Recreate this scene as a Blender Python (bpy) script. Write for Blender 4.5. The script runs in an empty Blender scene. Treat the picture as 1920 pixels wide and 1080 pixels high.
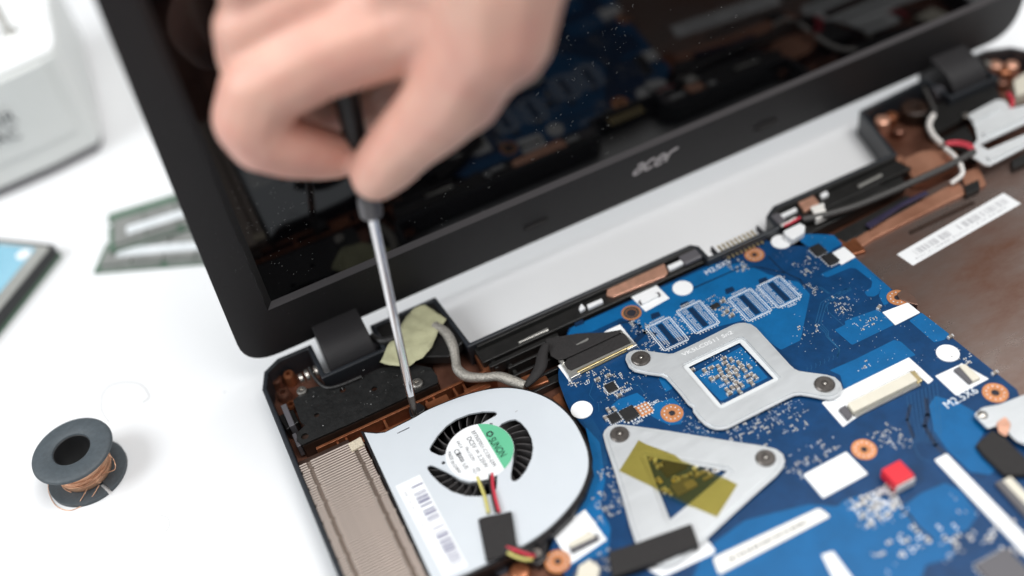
import bpy, bmesh, math, random
from mathutils import Vector, Matrix, noise
from mathutils.geometry import tessellate_polygon
R = random.Random(7)
C = bpy.context.scene.collection
S = 0.001                                   # everything below is written in millimetres

# ---------------------------------------------------------------- camera, world, lamps, exposure
F_PX = 2000.0                               # focal length in pixels of the 1920 px wide photograph
CAM = Vector((14.0, -318.0, 319.9))
MROT = Matrix(((0.892814, -0.427694, -0.141282), (0.396657, 0.597942, 0.696512), (-0.213416, -0.677896, 0.703499)))
MT = MROT.transposed()
cd = bpy.data.cameras.new('camera')
cam = bpy.data.objects.new('camera', cd)
C.objects.link(cam)
cam.matrix_world = Matrix.Translation(CAM * S) @ MT.to_4x4()
cd.sensor_width = 36.0
cd.lens = F_PX / 1920 * 36.0
cd.clip_start = 0.01
cd.clip_end = 50
cd.dof.use_dof = True
cd.dof.focus_distance = 0.398
cd.dof.aperture_fstop = 2.5
sc = bpy.context.scene
sc.camera = cam
w = bpy.data.worlds.new('World')
sc.world = w
w.use_nodes = True
w.node_tree.nodes['Background'].inputs[0].default_value = (0.93, 0.97, 1.0, 1)
w.node_tree.nodes['Background'].inputs[1].default_value = 0.30


def lamp(name, loc, aim, size, power, col):
    ld = bpy.data.lights.new(name, 'AREA')
    ld.shape = 'SQUARE'
    ld.size = size
    ld.energy = power
    ld.color = col
    o = bpy.data.objects.new(name, ld)
    C.objects.link(o)
    o.location = loc
    o.rotation_euler = (Vector(aim) - Vector(loc)).to_track_quat('-Z', 'Y').to_euler()
    return o


lamp('ceiling_lamp', (0.42, -0.38, 1.30), (0.18, -0.08, 0), 0.8, 15.0, (1.0, 0.985, 0.965))
lamp('ceiling_lamp', (0.62, 0.42, 1.45), (0.2, -0.05, 0), 0.8, 3.5, (1.0, 0.99, 0.97))
lamp('window_lamp', (-0.92, 0.0, 1.0), (0.0, -0.03, 0.02), 0.7, 13.0, (0.95, 0.98, 1.0))
sc.view_settings.view_transform = 'Standard'
sc.view_settings.look = 'None'
sc.view_settings.exposure = 0.12
sc.view_settings.gamma = 1.0


# ---------------------------------------------------------------- measuring: where a point seen in the photograph lies on the bench
def ray(u, v):
    return MT @ Vector(((u - 960) / F_PX, -(v - 540) / F_PX, -1.0))


def W(u, v, z):
    d = ray(u, v)
    return CAM + d * ((z - CAM.z) / d.z)


def W2(u, v, z):
    p = W(u, v, z)
    return (p.x, p.y)


def D(u, v, depth):
    return CAM + ray(u, v) * depth


def zp(ox, oy, s, pts):                      # points read off an enlarged piece of the photograph
    return [(ox + x / s, oy + y / s) for x, y in pts]


def wp(px, z):
    return [W2(u, v, z) for u, v in px]


# ---------------------------------------------------------------- materials
def mat(name, col, rough=0.5, metal=0.0, var=0.0, vscale=120.0, bump=0.0, bscale=900.0, spec=0.5, col2=None, coat=0.0,
        sss=0.0, trans=0.0, rvar=0.0, stretch=None, tint=None):
    m = bpy.data.materials.new(name)
    m.use_nodes = True
    nt = m.node_tree
    b = nt.nodes['Principled BSDF']
    b.inputs['Roughness'].default_value = rough
    b.inputs['Metallic'].default_value = metal
    b.inputs['Specular IOR Level'].default_value = spec
    b.inputs['Coat Weight'].default_value = coat
    b.inputs['Base Color'].default_value = (*col, 1)
    tc = nt.nodes.new('ShaderNodeTexCoord')
    src = tc.outputs['Object']
    if stretch:
        mp = nt.nodes.new('ShaderNodeMapping')
        mp.inputs['Scale'].default_value = stretch
        nt.links.new(src, mp.inputs['Vector'])
        src = mp.outputs['Vector']
    if var > 0 or col2 or rvar > 0:
        n = nt.nodes.new('ShaderNodeTexNoise')
        n.inputs['Scale'].default_value = vscale
        n.inputs['Detail'].default_value = 8
        n.inputs['Roughness'].default_value = 0.65
        nt.links.new(src, n.inputs['Vector'])
        rp = nt.nodes.new('ShaderNodeMapRange')
        rp.inputs['From Min'].default_value = 0.3
        rp.inputs['From Max'].default_value = 0.7
        nt.links.new(n.outputs['Fac'], rp.inputs['Value'])
        if var > 0 or col2:
            mx = nt.nodes.new('ShaderNodeMix')
            mx.data_type = 'RGBA'
            c2 = col2 if col2 else tuple(c * (1 - var) for c in col)
            c1 = col if col2 else tuple(min(1, c * (1 + var)) for c in col)
            mx.inputs['A'].default_value = (*c2, 1)
            mx.inputs['B'].default_value = (*c1, 1)
            nt.links.new(rp.outputs['Result'], mx.inputs['Factor'])
            nt.links.new(mx.outputs['Result'], b.inputs['Base Color'])
        if rvar > 0:
            r2 = nt.nodes.new('ShaderNodeMapRange')
            r2.inputs['To Min'].default_value = max(0.02, rough - rvar)
            r2.inputs['To Max'].default_value = min(1, rough + rvar)
            nt.links.new(rp.outputs['Result'], r2.inputs['Value'])
            nt.links.new(r2.outputs['Result'], b.inputs['Roughness'])
    if bump > 0:
        n2 = nt.nodes.new('ShaderNodeTexNoise')
        n2.inputs['Scale'].default_value = bscale
        n2.inputs['Detail'].default_value = 4
        nt.links.new(src, n2.inputs['Vector'])
        bp = nt.nodes.new('ShaderNodeBump')
        bp.inputs['Strength'].default_value = bump
        bp.inputs['Distance'].default_value = 0.0005
        nt.links.new(n2.outputs['Fac'], bp.inputs['Height'])
        nt.links.new(bp.outputs['Normal'], b.inputs['Normal'])
    if sss > 0:
        b.inputs['Subsurface Weight'].default_value = sss
        b.inputs['Subsurface Radius'].default_value = (1.0, 0.35, 0.2)
        b.inputs['Subsurface Scale'].default_value = 0.004
    if trans > 0:
        t = nt.nodes.new('ShaderNodeBsdfTransparent')
        t.inputs[0].default_value = (*tint, 1)
        ms = nt.nodes.new('ShaderNodeMixShader')
        ms.inputs[0].default_value = trans
        nt.links.new(b.outputs[0], ms.inputs[1])
        nt.links.new(t.outputs[0], ms.inputs[2])
        nt.links.new(ms.outputs[0], nt.nodes['Material Output'].inputs['Surface'])
    return m


M = dict(
    table=mat('table_white', (0.77, 0.775, 0.785), 0.5, var=0.03, vscale=7, bump=0.05, bscale=1500),
    lid=mat('lid_plastic', (0.0135, 0.0122, 0.0132), 0.52, spec=0.32, var=0.12, vscale=900, bump=0.35, bscale=3500),
    lip=mat('lip_highlight', (0.075, 0.068, 0.07), 0.35),  # lighter than the lid: highlight on the lower lip put into the colour
    hinge=mat('hinge_plastic', (0.019, 0.0175, 0.019), 0.48, spec=0.4, bump=0.3, bscale=3000),
    glass=mat('screen_glass', (0.002, 0.002, 0.0025), 0.04, spec=0.36, rvar=0.02, vscale=60),
    black=mat('black_plastic', (0.010, 0.0095, 0.009), 0.42, var=0.4, vscale=150, bump=0.2, bscale=900),
    plate=mat('black_steel', (0.010, 0.010, 0.010), 0.45, var=0.5, vscale=330, bump=0.35, bscale=700, spec=0.5),
    shell=mat('shell_plastic', (0.020, 0.023, 0.028), 0.40, var=0.15, vscale=300),
    copper_paint=mat('copper_paint', (0.27, 0.125, 0.085), 0.36, 0.55, vscale=70, col2=(0.12, 0.045, 0.026), bump=0.25, bscale=260, rvar=0.1),
    copper_lit=mat('copper_lit', (0.58, 0.29, 0.19), 0.36, 0.5, vscale=60, col2=(0.34, 0.15, 0.09), bump=0.2, bscale=300),  # brighter copper for the right corner, its light put into the colour
    copper_rib=mat('copper_rib', (0.40, 0.150, 0.070), 0.33, 0.6, vscale=110, col2=(0.16, 0.05, 0.02), bump=0.2, bscale=300),
    copper_bright=mat('copper_pad', (0.74, 0.40, 0.28), 0.38, 0.6, var=0.2, vscale=200, bump=0.3, bscale=400),
    copper_plate=mat('copper_plate', (0.20, 0.098, 0.066), 0.31, 0.8, vscale=17, stretch=(1.0, 2.2, 1.0), col2=(0.40, 0.33, 0.30), bump=0.06, bscale=1200, rvar=0.12),
    dark_pocket=mat('dark_brown', (0.035, 0.018, 0.012), 0.45, 0.2, var=0.5, vscale=100),
    pcb=mat('board_dark_blue', (0.003, 0.039, 0.120), 0.36, var=0.22, vscale=150, bump=0.1, bscale=900, spec=0.3),
    pour=mat('board_light_blue', (0.002, 0.102, 0.275), 0.40, var=0.13, vscale=130, bump=0.1, bscale=900, spec=0.3),
    trace=mat('board_trace_blue', (0.010, 0.09, 0.21), 0.38),
    dark_trace=mat('board_gap_blue', (0.002, 0.020, 0.062), 0.36),
    edge=mat('board_edge', (0.02, 0.10, 0.20), 0.5),
    silk=mat('silk_white', (0.74, 0.78, 0.82), 0.6),
    sticker=mat('sticker_white', (0.80, 0.81, 0.82), 0.55, var=0.02, vscale=80),
    sticker_warm=mat('sticker_warm', (0.78, 0.76, 0.72), 0.55),
    solder=mat('solder', (0.80, 0.81, 0.82), 0.3, 0.35, var=0.15, vscale=800),
    tin=mat('tinned_steel', (0.66, 0.65, 0.61), 0.33, 0.8, var=0.1, vscale=300),
    gold=mat('gold_pin', (0.72, 0.58, 0.30), 0.3, 0.85, var=0.15, vscale=500),
    washer=mat('copper_ring', (0.72, 0.30, 0.13), 0.36, 0.55, var=0.15, vscale=260, bump=0.2, bscale=700),
    chip=mat('chip_black', (0.013, 0.013, 0.014), 0.42, var=0.25, vscale=500),
    cap=mat('ceramic_tan', (0.23, 0.20, 0.175), 0.45, var=0.2, vscale=900),
    cream=mat('cream_plastic', (0.66, 0.62, 0.52), 0.45, var=0.04, vscale=200),
    grey_bar=mat('grey_latch', (0.10, 0.095, 0.105), 0.45),
    alu=mat('zinc_plate', (0.62, 0.64, 0.655), 0.36, 0.45, var=0.03, vscale=120, bump=0.06, bscale=900, rvar=0.06, stretch=(1, 5, 1)),
    alu_bright=mat('pale_plate', (0.72, 0.74, 0.75), 0.4, 0.2, var=0.05, vscale=200),
    fan_white=mat('fan_cover_paint', (0.575, 0.61, 0.645), 0.40, var=0.02, vscale=60, bump=0.05, bscale=1800),
    fan_black=mat('fan_black', (0.011, 0.010, 0.011), 0.38, var=0.3, vscale=300),
    blade=mat('fan_blade', (0.085, 0.08, 0.08), 0.3, var=0.3, vscale=400),
    green=mat('label_green', (0.12, 0.47, 0.27), 0.5),
    ink=mat('ink', (0.012, 0.012, 0.02), 0.6),
    ink_blue=mat('ink_violet', (0.13, 0.13, 0.24), 0.6),
    ink_grey=mat('ink_grey', (0.42, 0.42, 0.44), 0.6),
    fin=mat('fin_copper', (0.74, 0.63, 0.56), 0.36, 0.4, var=0.12, vscale=220),
    fin_dark=mat('fin_groove', (0.22, 0.17, 0.14), 0.5, 0.5, var=0.3, vscale=400),
    foam=mat('beige_foam', (0.55, 0.48, 0.37), 0.9, var=0.25, vscale=1300, bump=0.8, bscale=1500),
    tape_yellow=mat('tape_olive', (0.44, 0.385, 0.135), 0.35, var=0.06, vscale=200, trans=0.955, tint=(0.84, 0.80, 0.55)),
    tape_paper=mat('masking_tape', (0.46, 0.45, 0.28), 0.7, var=0.16, vscale=130, bump=0.6, bscale=350),
    tape_black=mat('cloth_tape', (0.016, 0.014, 0.014), 0.75, var=0.25, vscale=700, bump=0.5, bscale=1600),
    braid=mat('silver_braid', (0.40, 0.375, 0.335), 0.45, 0.5, var=0.35, vscale=1200, bump=0.8, bscale=1800),
    wire_black=mat('wire_black', (0.02, 0.019, 0.019), 0.45, bump=0.5, bscale=1500),
    wire_grey=mat('wire_grey', (0.055, 0.052, 0.050), 0.5, bump=0.4, bscale=1500),
    wire_white=mat('wire_white', (0.72, 0.69, 0.66), 0.4),
    wire_red=mat('wire_red', (0.55, 0.035, 0.06), 0.4),
    wire_yellow=mat('wire_yellow', (0.58, 0.52, 0.16), 0.4),
    red=mat('red_plastic', (0.68, 0.015, 0.030), 0.45),
    chrome=mat('chrome', (0.78, 0.77, 0.78), 0.17, 1.0, rvar=0.05, vscale=300, stretch=(40, 40, 1)),
    dark_steel=mat('dark_steel', (0.12, 0.105, 0.095), 0.4, 0.8, var=0.3, vscale=400),
    screw=mat('screw_nickel', (0.52, 0.49, 0.45), 0.3, 0.9, var=0.2, vscale=400),
    screw_dark=mat('screw_dark', (0.15, 0.135, 0.125), 0.38, 0.8, var=0.3, vscale=600),
    handle=mat('handle_black', (0.012, 0.012, 0.013), 0.3),
    collar=mat('collar_grey', (0.11, 0.105, 0.11), 0.35, 0.3),
    skin=mat('skin', (0.69, 0.44, 0.345), 0.48, vscale=34, col2=(0.62, 0.30, 0.24), sss=0.22, bump=0.45, bscale=420),
    spool=mat('spool_grey', (0.055, 0.068, 0.078), 0.55, var=0.18, vscale=500, bump=0.3, bscale=1200),
    spool_dark=mat('spool_inside', (0.012, 0.012, 0.013), 0.5),
    copper_wire=mat('copper_wire', (0.90, 0.47, 0.30), 0.36, 0.6, var=0.3, vscale=300, stretch=(1, 1, 12)),
    ram_green=mat('ram_green', (0.07, 0.135, 0.09), 0.4, var=0.2, vscale=200),
    silver_gleam=mat('silver_gleam', (0.80, 0.82, 0.84), 0.35, 0.1, vscale=240, col2=(0.62, 0.66, 0.68)),  # pale tone stands for the glossy reflection on the memory chips
    ram_grey=mat('ram_grey', (0.21, 0.215, 0.205), 0.4, var=0.2, vscale=200),
    ssd_blue=mat('drive_label_blue', (0.16, 0.38, 0.50), 0.4, vscale=45, col2=(0.27, 0.50, 0.62)),
    dev=mat('device_white', (0.66, 0.675, 0.66), 0.45),
    dev_top_lit=mat('device_top_lit', (0.84, 0.85, 0.85), 0.45),  # paler than the body: glare on the top put into the colour
    sheen=mat('violet_sheen', (0.045, 0.038, 0.075), 0.25, 0.2, var=0.3, vscale=80),  # violet colour painted in for a sheen on the black plastic
    logo=mat('logo_grey', (0.42, 0.39, 0.395), 0.4, 0.3),
    dust=mat('dust', (0.42, 0.42, 0.41), 0.9),
    hair=mat('thin_thread', (0.38, 0.36, 0.34), 0.6),
)
M['tape_olive2'] = M['tape_yellow']

# ---------------------------------------------------------------- mesh helpers
ORG = {}


def ccw(p):
    a = sum(p[i][0] * p[(i + 1) % len(p)][1] - p[(i + 1) % len(p)][0] * p[i][1] for i in range(len(p)))
    return list(p) if a > 0 else list(reversed(p))


def offset(poly, d):
    p = [Vector(q) for q in ccw(poly)]
    out = []
    n = len(p)
    for i in range(n):
        a, b, c = p[i - 1], p[i], p[(i + 1) % n]
        e1 = (b - a).normalized()
        e2 = (c - b).normalized()
        n1 = Vector((e1.y, -e1.x))
        n2 = Vector((e2.y, -e2.x))
        m = (n1 + n2)
        if m.length < 1e-4:
            m = n1
        m.normalize()
        k = d / max(0.5, m.dot(n1))
        out.append(tuple(b + m * k))
    return out


def rounded(poly, r, seg=5):
    p = [Vector(q[:2]) for q in ccw(poly)]
    rr = r if isinstance(r, (list, tuple)) else [r] * len(p)
    out = []
    n = len(p)
    for i in range(n):
        a, b, c = p[i - 1], p[i], p[(i + 1) % n]
        k = min(rr[i % len(rr)], (a - b).length * 0.48, (c - b).length * 0.48)
        if k < 1e-3:
            out.append(tuple(b))
            continue
        s = b + (a - b).normalized() * k
        e = b + (c - b).normalized() * k
        for j in range(seg + 1):
            t = j / seg
            out.append(tuple(s * (1 - t) ** 2 + b * 2 * t * (1 - t) + e * t * t))
    return out


def smooth_path(pts, per=6, closed=False):
    P = [Vector(p) for p in pts]
    n = len(P)
    out = []
    rng = range(n) if closed else range(n - 1)
    for i in rng:
        p0 = P[(i - 1) % n] if closed or i > 0 else P[i]
        p1, p2 = P[i], P[(i + 1) % n]
        p3 = P[(i + 2) % n] if closed or i + 2 < n else P[(i + 1) % n]
        for j in range(per):
            t = j / per
            out.append(0.5 * ((2 * p1) + (p2 - p0) * t + (2 * p0 - 5 * p1 + 4 * p2 - p3) * t * t + (3 * p1 - p0 - 3 * p2 + p3) * t ** 3))
    if not closed:
        out.append(P[-1])
    return out


def circle(cx, cy, r, n=28, a0=0.0):
    return [(cx + r * math.cos(a0 + i * 2 * math.pi / n), cy + r * math.sin(a0 + i * 2 * math.pi / n)) for i in range(n)]


class MB:
    def __init__(s):
        s.v, s.f, s.mi, s.sm = [], [], [], []

    def add(s, verts, faces, mi=0, smooth=False):
        k = len(s.v)
        s.v += [Vector(q) for q in verts]
        for f in faces:
            s.f.append([k + i for i in f])
            s.mi.append(mi)
            s.sm.append(smooth)
        return s

    def box(s, c, d, rz=0.0, mi=0):
        x, y, z = d[0] / 2, d[1] / 2, d[2] / 2
        cs, sn = math.cos(rz), math.sin(rz)
        vs = []
        for sx, sy, sz in ((-1, -1, -1), (1, -1, -1), (1, 1, -1), (-1, 1, -1), (-1, -1, 1), (1, -1, 1), (1, 1, 1), (-1, 1, 1)):
            vs.append((c[0] + sx * x * cs - sy * y * sn, c[1] + sx * x * sn + sy * y * cs, c[2] + sz * z))
        return s.add(vs, [(0, 3, 2, 1), (4, 5, 6, 7), (0, 1, 5, 4), (1, 2, 6, 5), (2, 3, 7, 6), (3, 0, 4, 7)], mi)

    def prism(s, poly, z0, z1, holes=(), mi=0, mside=None, smooth_side=False):
        mside = mi if mside is None else mside
        loops = [ccw(poly)] + [list(reversed(ccw(h))) for h in holes]
        flat = [q for l in loops for q in l]
        n = len(flat)
        if holes:
            tris = tessellate_polygon([[Vector((q[0], q[1], 0)) for q in l] for l in loops])
            tt = []
            for t in tris:
                a, b, c = [Vector(flat[i][:2]) for i in t]
                cr = (b - a).cross(c - a)
                if abs(cr) < 1e-9:
                    continue
                tt.append(tuple(t) if cr > 0 else tuple(reversed(t)))
        else:
            tt = [tuple(range(n))]
        bot = [(q[0], q[1], z0) for q in flat]
        top = [(q[0], q[1], z1) for q in flat]
        s.add(top, tt, mi)
        if z1 - z0 > 1e-6:
            s.add(bot, [tuple(reversed(t)) for t in tt], mi)
            k = 0
            for l in loops:
                m = len(l)
                s.add([(q[0], q[1], z0) for q in l] + [(q[0], q[1], z1) for q in l],
                      [(i, (i + 1) % m, m + (i + 1) % m, m + i) for i in range(m)], mside, smooth_side)
                k += m
        return s

    def tube(s, pts, r, n=10, per=6, mi=0, smooth=True, flat=1.0):
        P = smooth_path(pts, per) if per > 1 else [Vector(p) for p in pts]
        k = len(P)
        up = Vector((0, 0, 1))
        vs = []
        for i, p in enumerate(P):
            t = (P[min(i + 1, k - 1)] - P[max(i - 1, 0)]).normalized()
            a = t.cross(up)
            if a.length < 1e-3:
                a = t.cross(Vector((1, 0, 0)))
            a.normalize()
            b = a.cross(t).normalized()
            rr = r(i / (k - 1)) if callable(r) else r
            for j in range(n):
                an = 2 * math.pi * j / n
                vs.append(p + a * math.cos(an) * rr + b * math.sin(an) * rr * flat)
        fs = []
        for i in range(k - 1):
            for j in range(n):
                fs.append((i * n + j, i * n + (j + 1) % n, (i + 1) * n + (j + 1) % n, (i + 1) * n + j))
        s.add(vs, fs, mi, smooth)
        s.add(vs[:n], [tuple(range(n))], mi)
        s.add(vs[-n:], [tuple(reversed(range(n)))], mi)
        return s

    def lathe(s, c, prof, n=36, mi=0, smooth=True, axis=None, cap=True):
        # prof: (radius, height) along the axis
        A = Vector(axis).normalized() if axis else Vector((0, 0, 1))
        X = A.cross(Vector((0, 1, 0)))
        if X.length < 1e-3:
            X = Vector((1, 0, 0))
        X.normalize()
        Y = A.cross(X)
        vs = []
        for r, h in prof:
            for j in range(n):
                an = 2 * math.pi * j / n
                vs.append(Vector(c) + A * h + X * math.cos(an) * r + Y * math.sin(an) * r)
        fs = []
        for i in range(len(prof) - 1):
            for j in range(n):
                fs.append((i * n + j, i * n + (j + 1) % n, (i + 1) * n + (j + 1) % n, (i + 1) * n + j))
        s.add(vs, fs, mi, smooth)
        if cap:
            s.add(vs[:n], [tuple(reversed(range(n)))], mi)
            s.add(vs[-n:], [tuple(range(n))], mi)
        return s

    def mesh(s, name, org=Vector((0, 0, 0))):
        me = bpy.data.meshes.new(name)
        me.from_pydata([tuple((v - org) * S) for v in s.v], [], s.f)
        for p, mi, sm in zip(me.polygons, s.mi, s.sm):
            p.material_index = mi
            p.use_smooth = sm
        me.update()
        return me


def org_of(o):
    return ORG.get(o.name, Vector((0, 0, 0))) if o else Vector((0, 0, 0))


def thing(name, label, cat, pos=(0, 0, 0), group=None):
    o = bpy.data.objects.new(name, None)
    C.objects.link(o)
    o.empty_display_size = 0.01
    o.location = Vector(pos) * S
    ORG[o.name] = Vector(pos)
    o['label'] = label
    o['category'] = cat
    if group:
        o['group'] = group
    return o


def part(name, mb, mats, parent, bevel=0.0, label=None, kind=None, seg=2, weld=True):
    org = org_of(parent)
    me = mb.mesh(name, org) if isinstance(mb, MB) else mb
    for m in (mats if isinstance(mats, (list, tuple)) else [mats]):
        me.materials.append(M[m] if isinstance(m, str) else m)
    o = bpy.data.objects.new(name, me)
    C.objects.link(o)
    if parent:
        o.parent = parent
    ORG[o.name] = org
    if bevel > 0:
        if weld:
            wm = o.modifiers.new('weld', 'WELD')
            wm.merge_threshold = 1e-6
        b = o.modifiers.new('bevel', 'BEVEL')
        b.width = bevel * S
        b.segments = seg
        b.limit_method = 'ANGLE'
        b.angle_limit = math.radians(42)
    if label:
        o['label'] = label
    if kind:
        o['kind'] = kind
    return o


def tag(o, label, cat, group=None):
    o['label'] = label
    o['category'] = cat
    if group:
        o['group'] = group


def place(name, me, parent, pos, rz=0.0):           # a repeat: own object, shared mesh
    o = bpy.data.objects.new(name, me)
    C.objects.link(o)
    o.parent = parent
    o.location = (Vector(pos) - org_of(parent)) * S
    o.rotation_euler = (0, 0, rz)
    ORG[o.name] = Vector(pos)
    return o


def text_mesh(body):
    cu = bpy.data.curves.new('lettering', 'FONT')
    cu.body = body
    cu.size = 1.0
    cu.resolution_u = 3
    ob = bpy.data.objects.new('lettering', cu)
    C.objects.link(ob)
    bpy.context.view_layer.update()
    me = bpy.data.meshes.new_from_object(ob.evaluated_get(bpy.context.evaluated_depsgraph_get()))
    bpy.data.objects.remove(ob)
    vs = [v.co.copy() for v in me.vertices]
    fs = [list(p.vertices) for p in me.polygons]
    bpy.data.meshes.remove(me)
    return vs, fs


def lettering(mb, body, p0, p1, z, height=None, mi=0, bold=0.0):
    # baseline from p0 to p1 (bench mm), capital height in mm
    vs, fs = text_mesh(body)
    x0 = min(v.x for v in vs)
    x1 = max(v.x for v in vs)
    y1 = max(v.y for v in vs)
    a = Vector((p0[0], p0[1]))
    b = Vector((p1[0], p1[1]))
    e = (b - a)
    n = Vector((-e.y, e.x)).normalized()
    sx = e / (x1 - x0)
    hy = height if height else e.length / (x1 - x0) * y1
    out = []
    for v in vs:
        q = a + sx * (v.x - x0) + n * (v.y / y1 * hy)
        out.append((q.x, q.y, z))
    mb.add(out, fs, mi)


# ---------------------------------------------------------------- the table
tb = MB().box((20, 160, -10), (1500, 960, 20))
table = part('table', tb, 'table', None, 2.0)
table['kind'] = 'structure'

# ---------------------------------------------------------------- the laptop: base shell
laptop = thing('laptop', 'opened black laptop with its keyboard removed, lid standing up behind the bare base', 'laptop', (190, -100, 0))
OUT = [(0, -18), (3.2, -9.5), (10, -5.6), (24.4, -5.8), (24.4, -24), (48.6, -24), (48.6, -9.5), (78, -9.5), (80, -40.6), (180, -41.2), (182.6, -44),
       (182.6, -51.5), (214.2, -51.5), (214.8, -44.5), (221, -40.8), (281.5, -41.5), (289.5, -9.5), (328.6, -7), (328.6, -24), (352.6, -24), (352.6, -6),
       (364, -6), (375, -11), (381, -22), (381, -252), (0, -252)]
INN = offset(OUT, -1.9)
fl = MB().prism(offset(OUT, -0.3), 0.8, 2.6)
part('base_floor', fl, 'copper_paint', laptop)
wl = MB().prism(OUT, 0.6, 13.6, holes=[INN])
part('base_shell', wl, 'shell', laptop, 0.5)

# back ledges beside the battery bay
lg = MB()
lg.prism(rounded([(80.5, -42.4), (180, -42.6), (182, -46), (182, -51.0), (80.5, -51.0)], [0.5, 2, 2, 0.5, 0.5]), 6.5, 11.2)
lg.box((131, -43.6, 12.4), (99, 1.6, 2.4))
part('battery_bay_wall', lg, 'black', laptop, 0.25)
lg = MB()
lg.prism([(216.5, -43), (282, -43), (284, -51.5), (216.5, -52)], 6.5, 11.0)
lg.box((249, -43.8, 12.2), (64, 1.6, 2.6))
part('battery_bay_wall', lg, 'black', laptop, 0.25)
b = MB().box((176.6, -46.9, 12.3), (8.4, 5.6, 2.0))
part('end_block', b, 'grey_bar', laptop, 0.6)
b = MB().box((218.6, -47.8, 12.2), (4.0, 6.2, 2.0))
part('end_block', b, 'grey_bar', laptop, 0.5)


def flat_quad(px, z, t=0.6):
    return MB().prism(wp(px, z), z - t, z)


for px in ([(1137, 553), (1140, 534), (1245, 493), (1252, 510), (1247, 517), (1150, 556)],):
    part('copper_pad', flat_quad(px, 12.6, 1.2), 'copper_bright', laptop, 0.2)
part('copper_pad', flat_quad([(1495, 377), (1522, 362), (1536, 380), (1508, 397)], 13.0, 1.5), 'copper_bright', laptop, 0.2)
for px in ([(1251, 498), (1283, 484), (1286, 491), (1255, 506)], [(1100, 571), (1128, 559), (1131, 565), (1103, 578)], [(1085, 578), (1090, 568), (1098, 577), (1088, 583)],
           [(1462, 402), (1492, 388), (1495, 394), (1465, 409)], [(1537, 364), (1550, 357), (1554, 364), (1541, 371)]):
    part('white_clip', flat_quad(px, 12.8, 1.6), 'sticker', laptop, 0.3)
for px in ([(971, 641), (1026, 614), (1029, 618), (973, 643)], [(1608, 347), (1652, 325), (1655, 328), (1611, 351)]):
    part('steel_strip', flat_quad(px, 12.0, 0.8), 'tin', laptop, 0.15)
# black mouldings in the pit between the hinge and the board
mo = MB()
mo.box((97, -53.5, 8.5), (30, 2.0, 5)).box((100, -57.5, 7.6), (24, 1.2, 5)).box((98, -61.5, 6.8), (20, 1.2, 5.2)).box((90, -56, 5.5), (1.4, 12, 5))
mo.box((102, -66, 5.8), (16, 1.2, 4.4)).box((109, -60, 6.2), (1.4, 14, 5)).box((84.5, -49, 6.8), (1.5, 12, 6))
mo.box((99, -69, 4.5), (22, 3.4, 3.4))
for k in range(len(mo.v) // 8):
    q = MB()
    q.add(mo.v[k * 8:k * 8 + 8], [(0, 3, 2, 1), (4, 5, 6, 7), (0, 1, 5, 4), (1, 2, 6, 5), (2, 3, 7, 6), (3, 0, 4, 7)])
    part('black_moulding', q, 'black', laptop, 0.2)
b = MB().prism(wp([(882, 650), (906, 640), (916, 672), (933, 700), (912, 706), (893, 672)], 8), 4, 8)
part('copper_boss', b, 'copper_rib', laptop, 0.6)
b = MB().prism(wp([(975, 705), (1015, 690), (1030, 712), (990, 728)], 8), 3, 7.4)
part('copper_boss', b, 'copper_rib', laptop, 0.5)
b = MB().prism(wp([(805, 672), (840, 650), (862, 700), (905, 706), (870, 728), (830, 740)], 5), 2.6, 5.2)
part('copper_boss', b, 'copper_paint', laptop, 0.4)
b = MB().prism(wp([(1035, 745), (1050, 735), (1070, 775), (1090, 815), (1078, 812)], 6), 2.6, 6.2)
part('copper_boss', b, 'copper_rib', laptop, 0.4)

# left hinge plate with its holes, screws, ribs
PL = zp(480, 560, 3.6, [(250, 690), (330, 610), (420, 590), (520, 612), (690, 540), (830, 470), (1050, 440), (1180, 465), (1222, 520), (1228, 566), (640, 840),
                        (310, 985), (275, 955), (278, 905), (335, 850), (300, 830)])
HO = [circle(*W2(480 + x / 3.6, 560 + y / 3.6, 11), r, 14) for x, y, r in ((410, 785, 1.1), (330, 928, 1.5), (585, 615, 1.3), (798, 607, 1.2))]
pl = MB().prism(wp(PL, 11), 10.1, 11.0, holes=HO)
part('hinge_plate', pl, 'plate', laptop, 0.25, 'black steel plate of the near hinge')
b = MB().prism(wp(PL, 11)[9:] + [W2(480 + 255 / 3.6, 560 + 700 / 3.6, 11)], 2.6, 9.9)
part('plate_post', b, 'dark_pocket', laptop, 0.3)
b = MB().prism(wp(zp(480, 560, 3.6, [(150, 790), (250, 745), (290, 830), (205, 885)]), 9), 2.6, 9.0)
part('black_moulding', b, 'black', laptop, 0.4)


dp = MB()
for k in range(60):
    x, y = W2(R.uniform(560, 800), R.uniform(690, 800), 11)
    if 9 < x < 72 and -47 < y < -28:
        dp.prism(circle(x, y, R.choice([0.08, 0.1, 0.1, 0.2]), 5), 11.0, 11.06)
part('plate_dust', dp, 'dust', laptop, kind='stuff')


def screw_head(c, r, h, mats, parent, ax=None, z_slot=True, name='screw'):
    s = MB().lathe(c, [(r, 0), (r, h * 0.6), (r * 0.8, h), (r * 0.34, h), (r * 0.3, h * 0.55), (0.01, h * 0.5)], 20, smooth=False)
    for k in range(4):
        a = k * math.pi / 2 + 0.5
        s.box((c[0] + math.cos(a) * r * 0.42, c[1] + math.sin(a) * r * 0.42, c[2] + h * 0.98), (r * 0.3, r * 0.16, h * 0.2), a, 1)
    return part(name, s, mats, parent)


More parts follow.
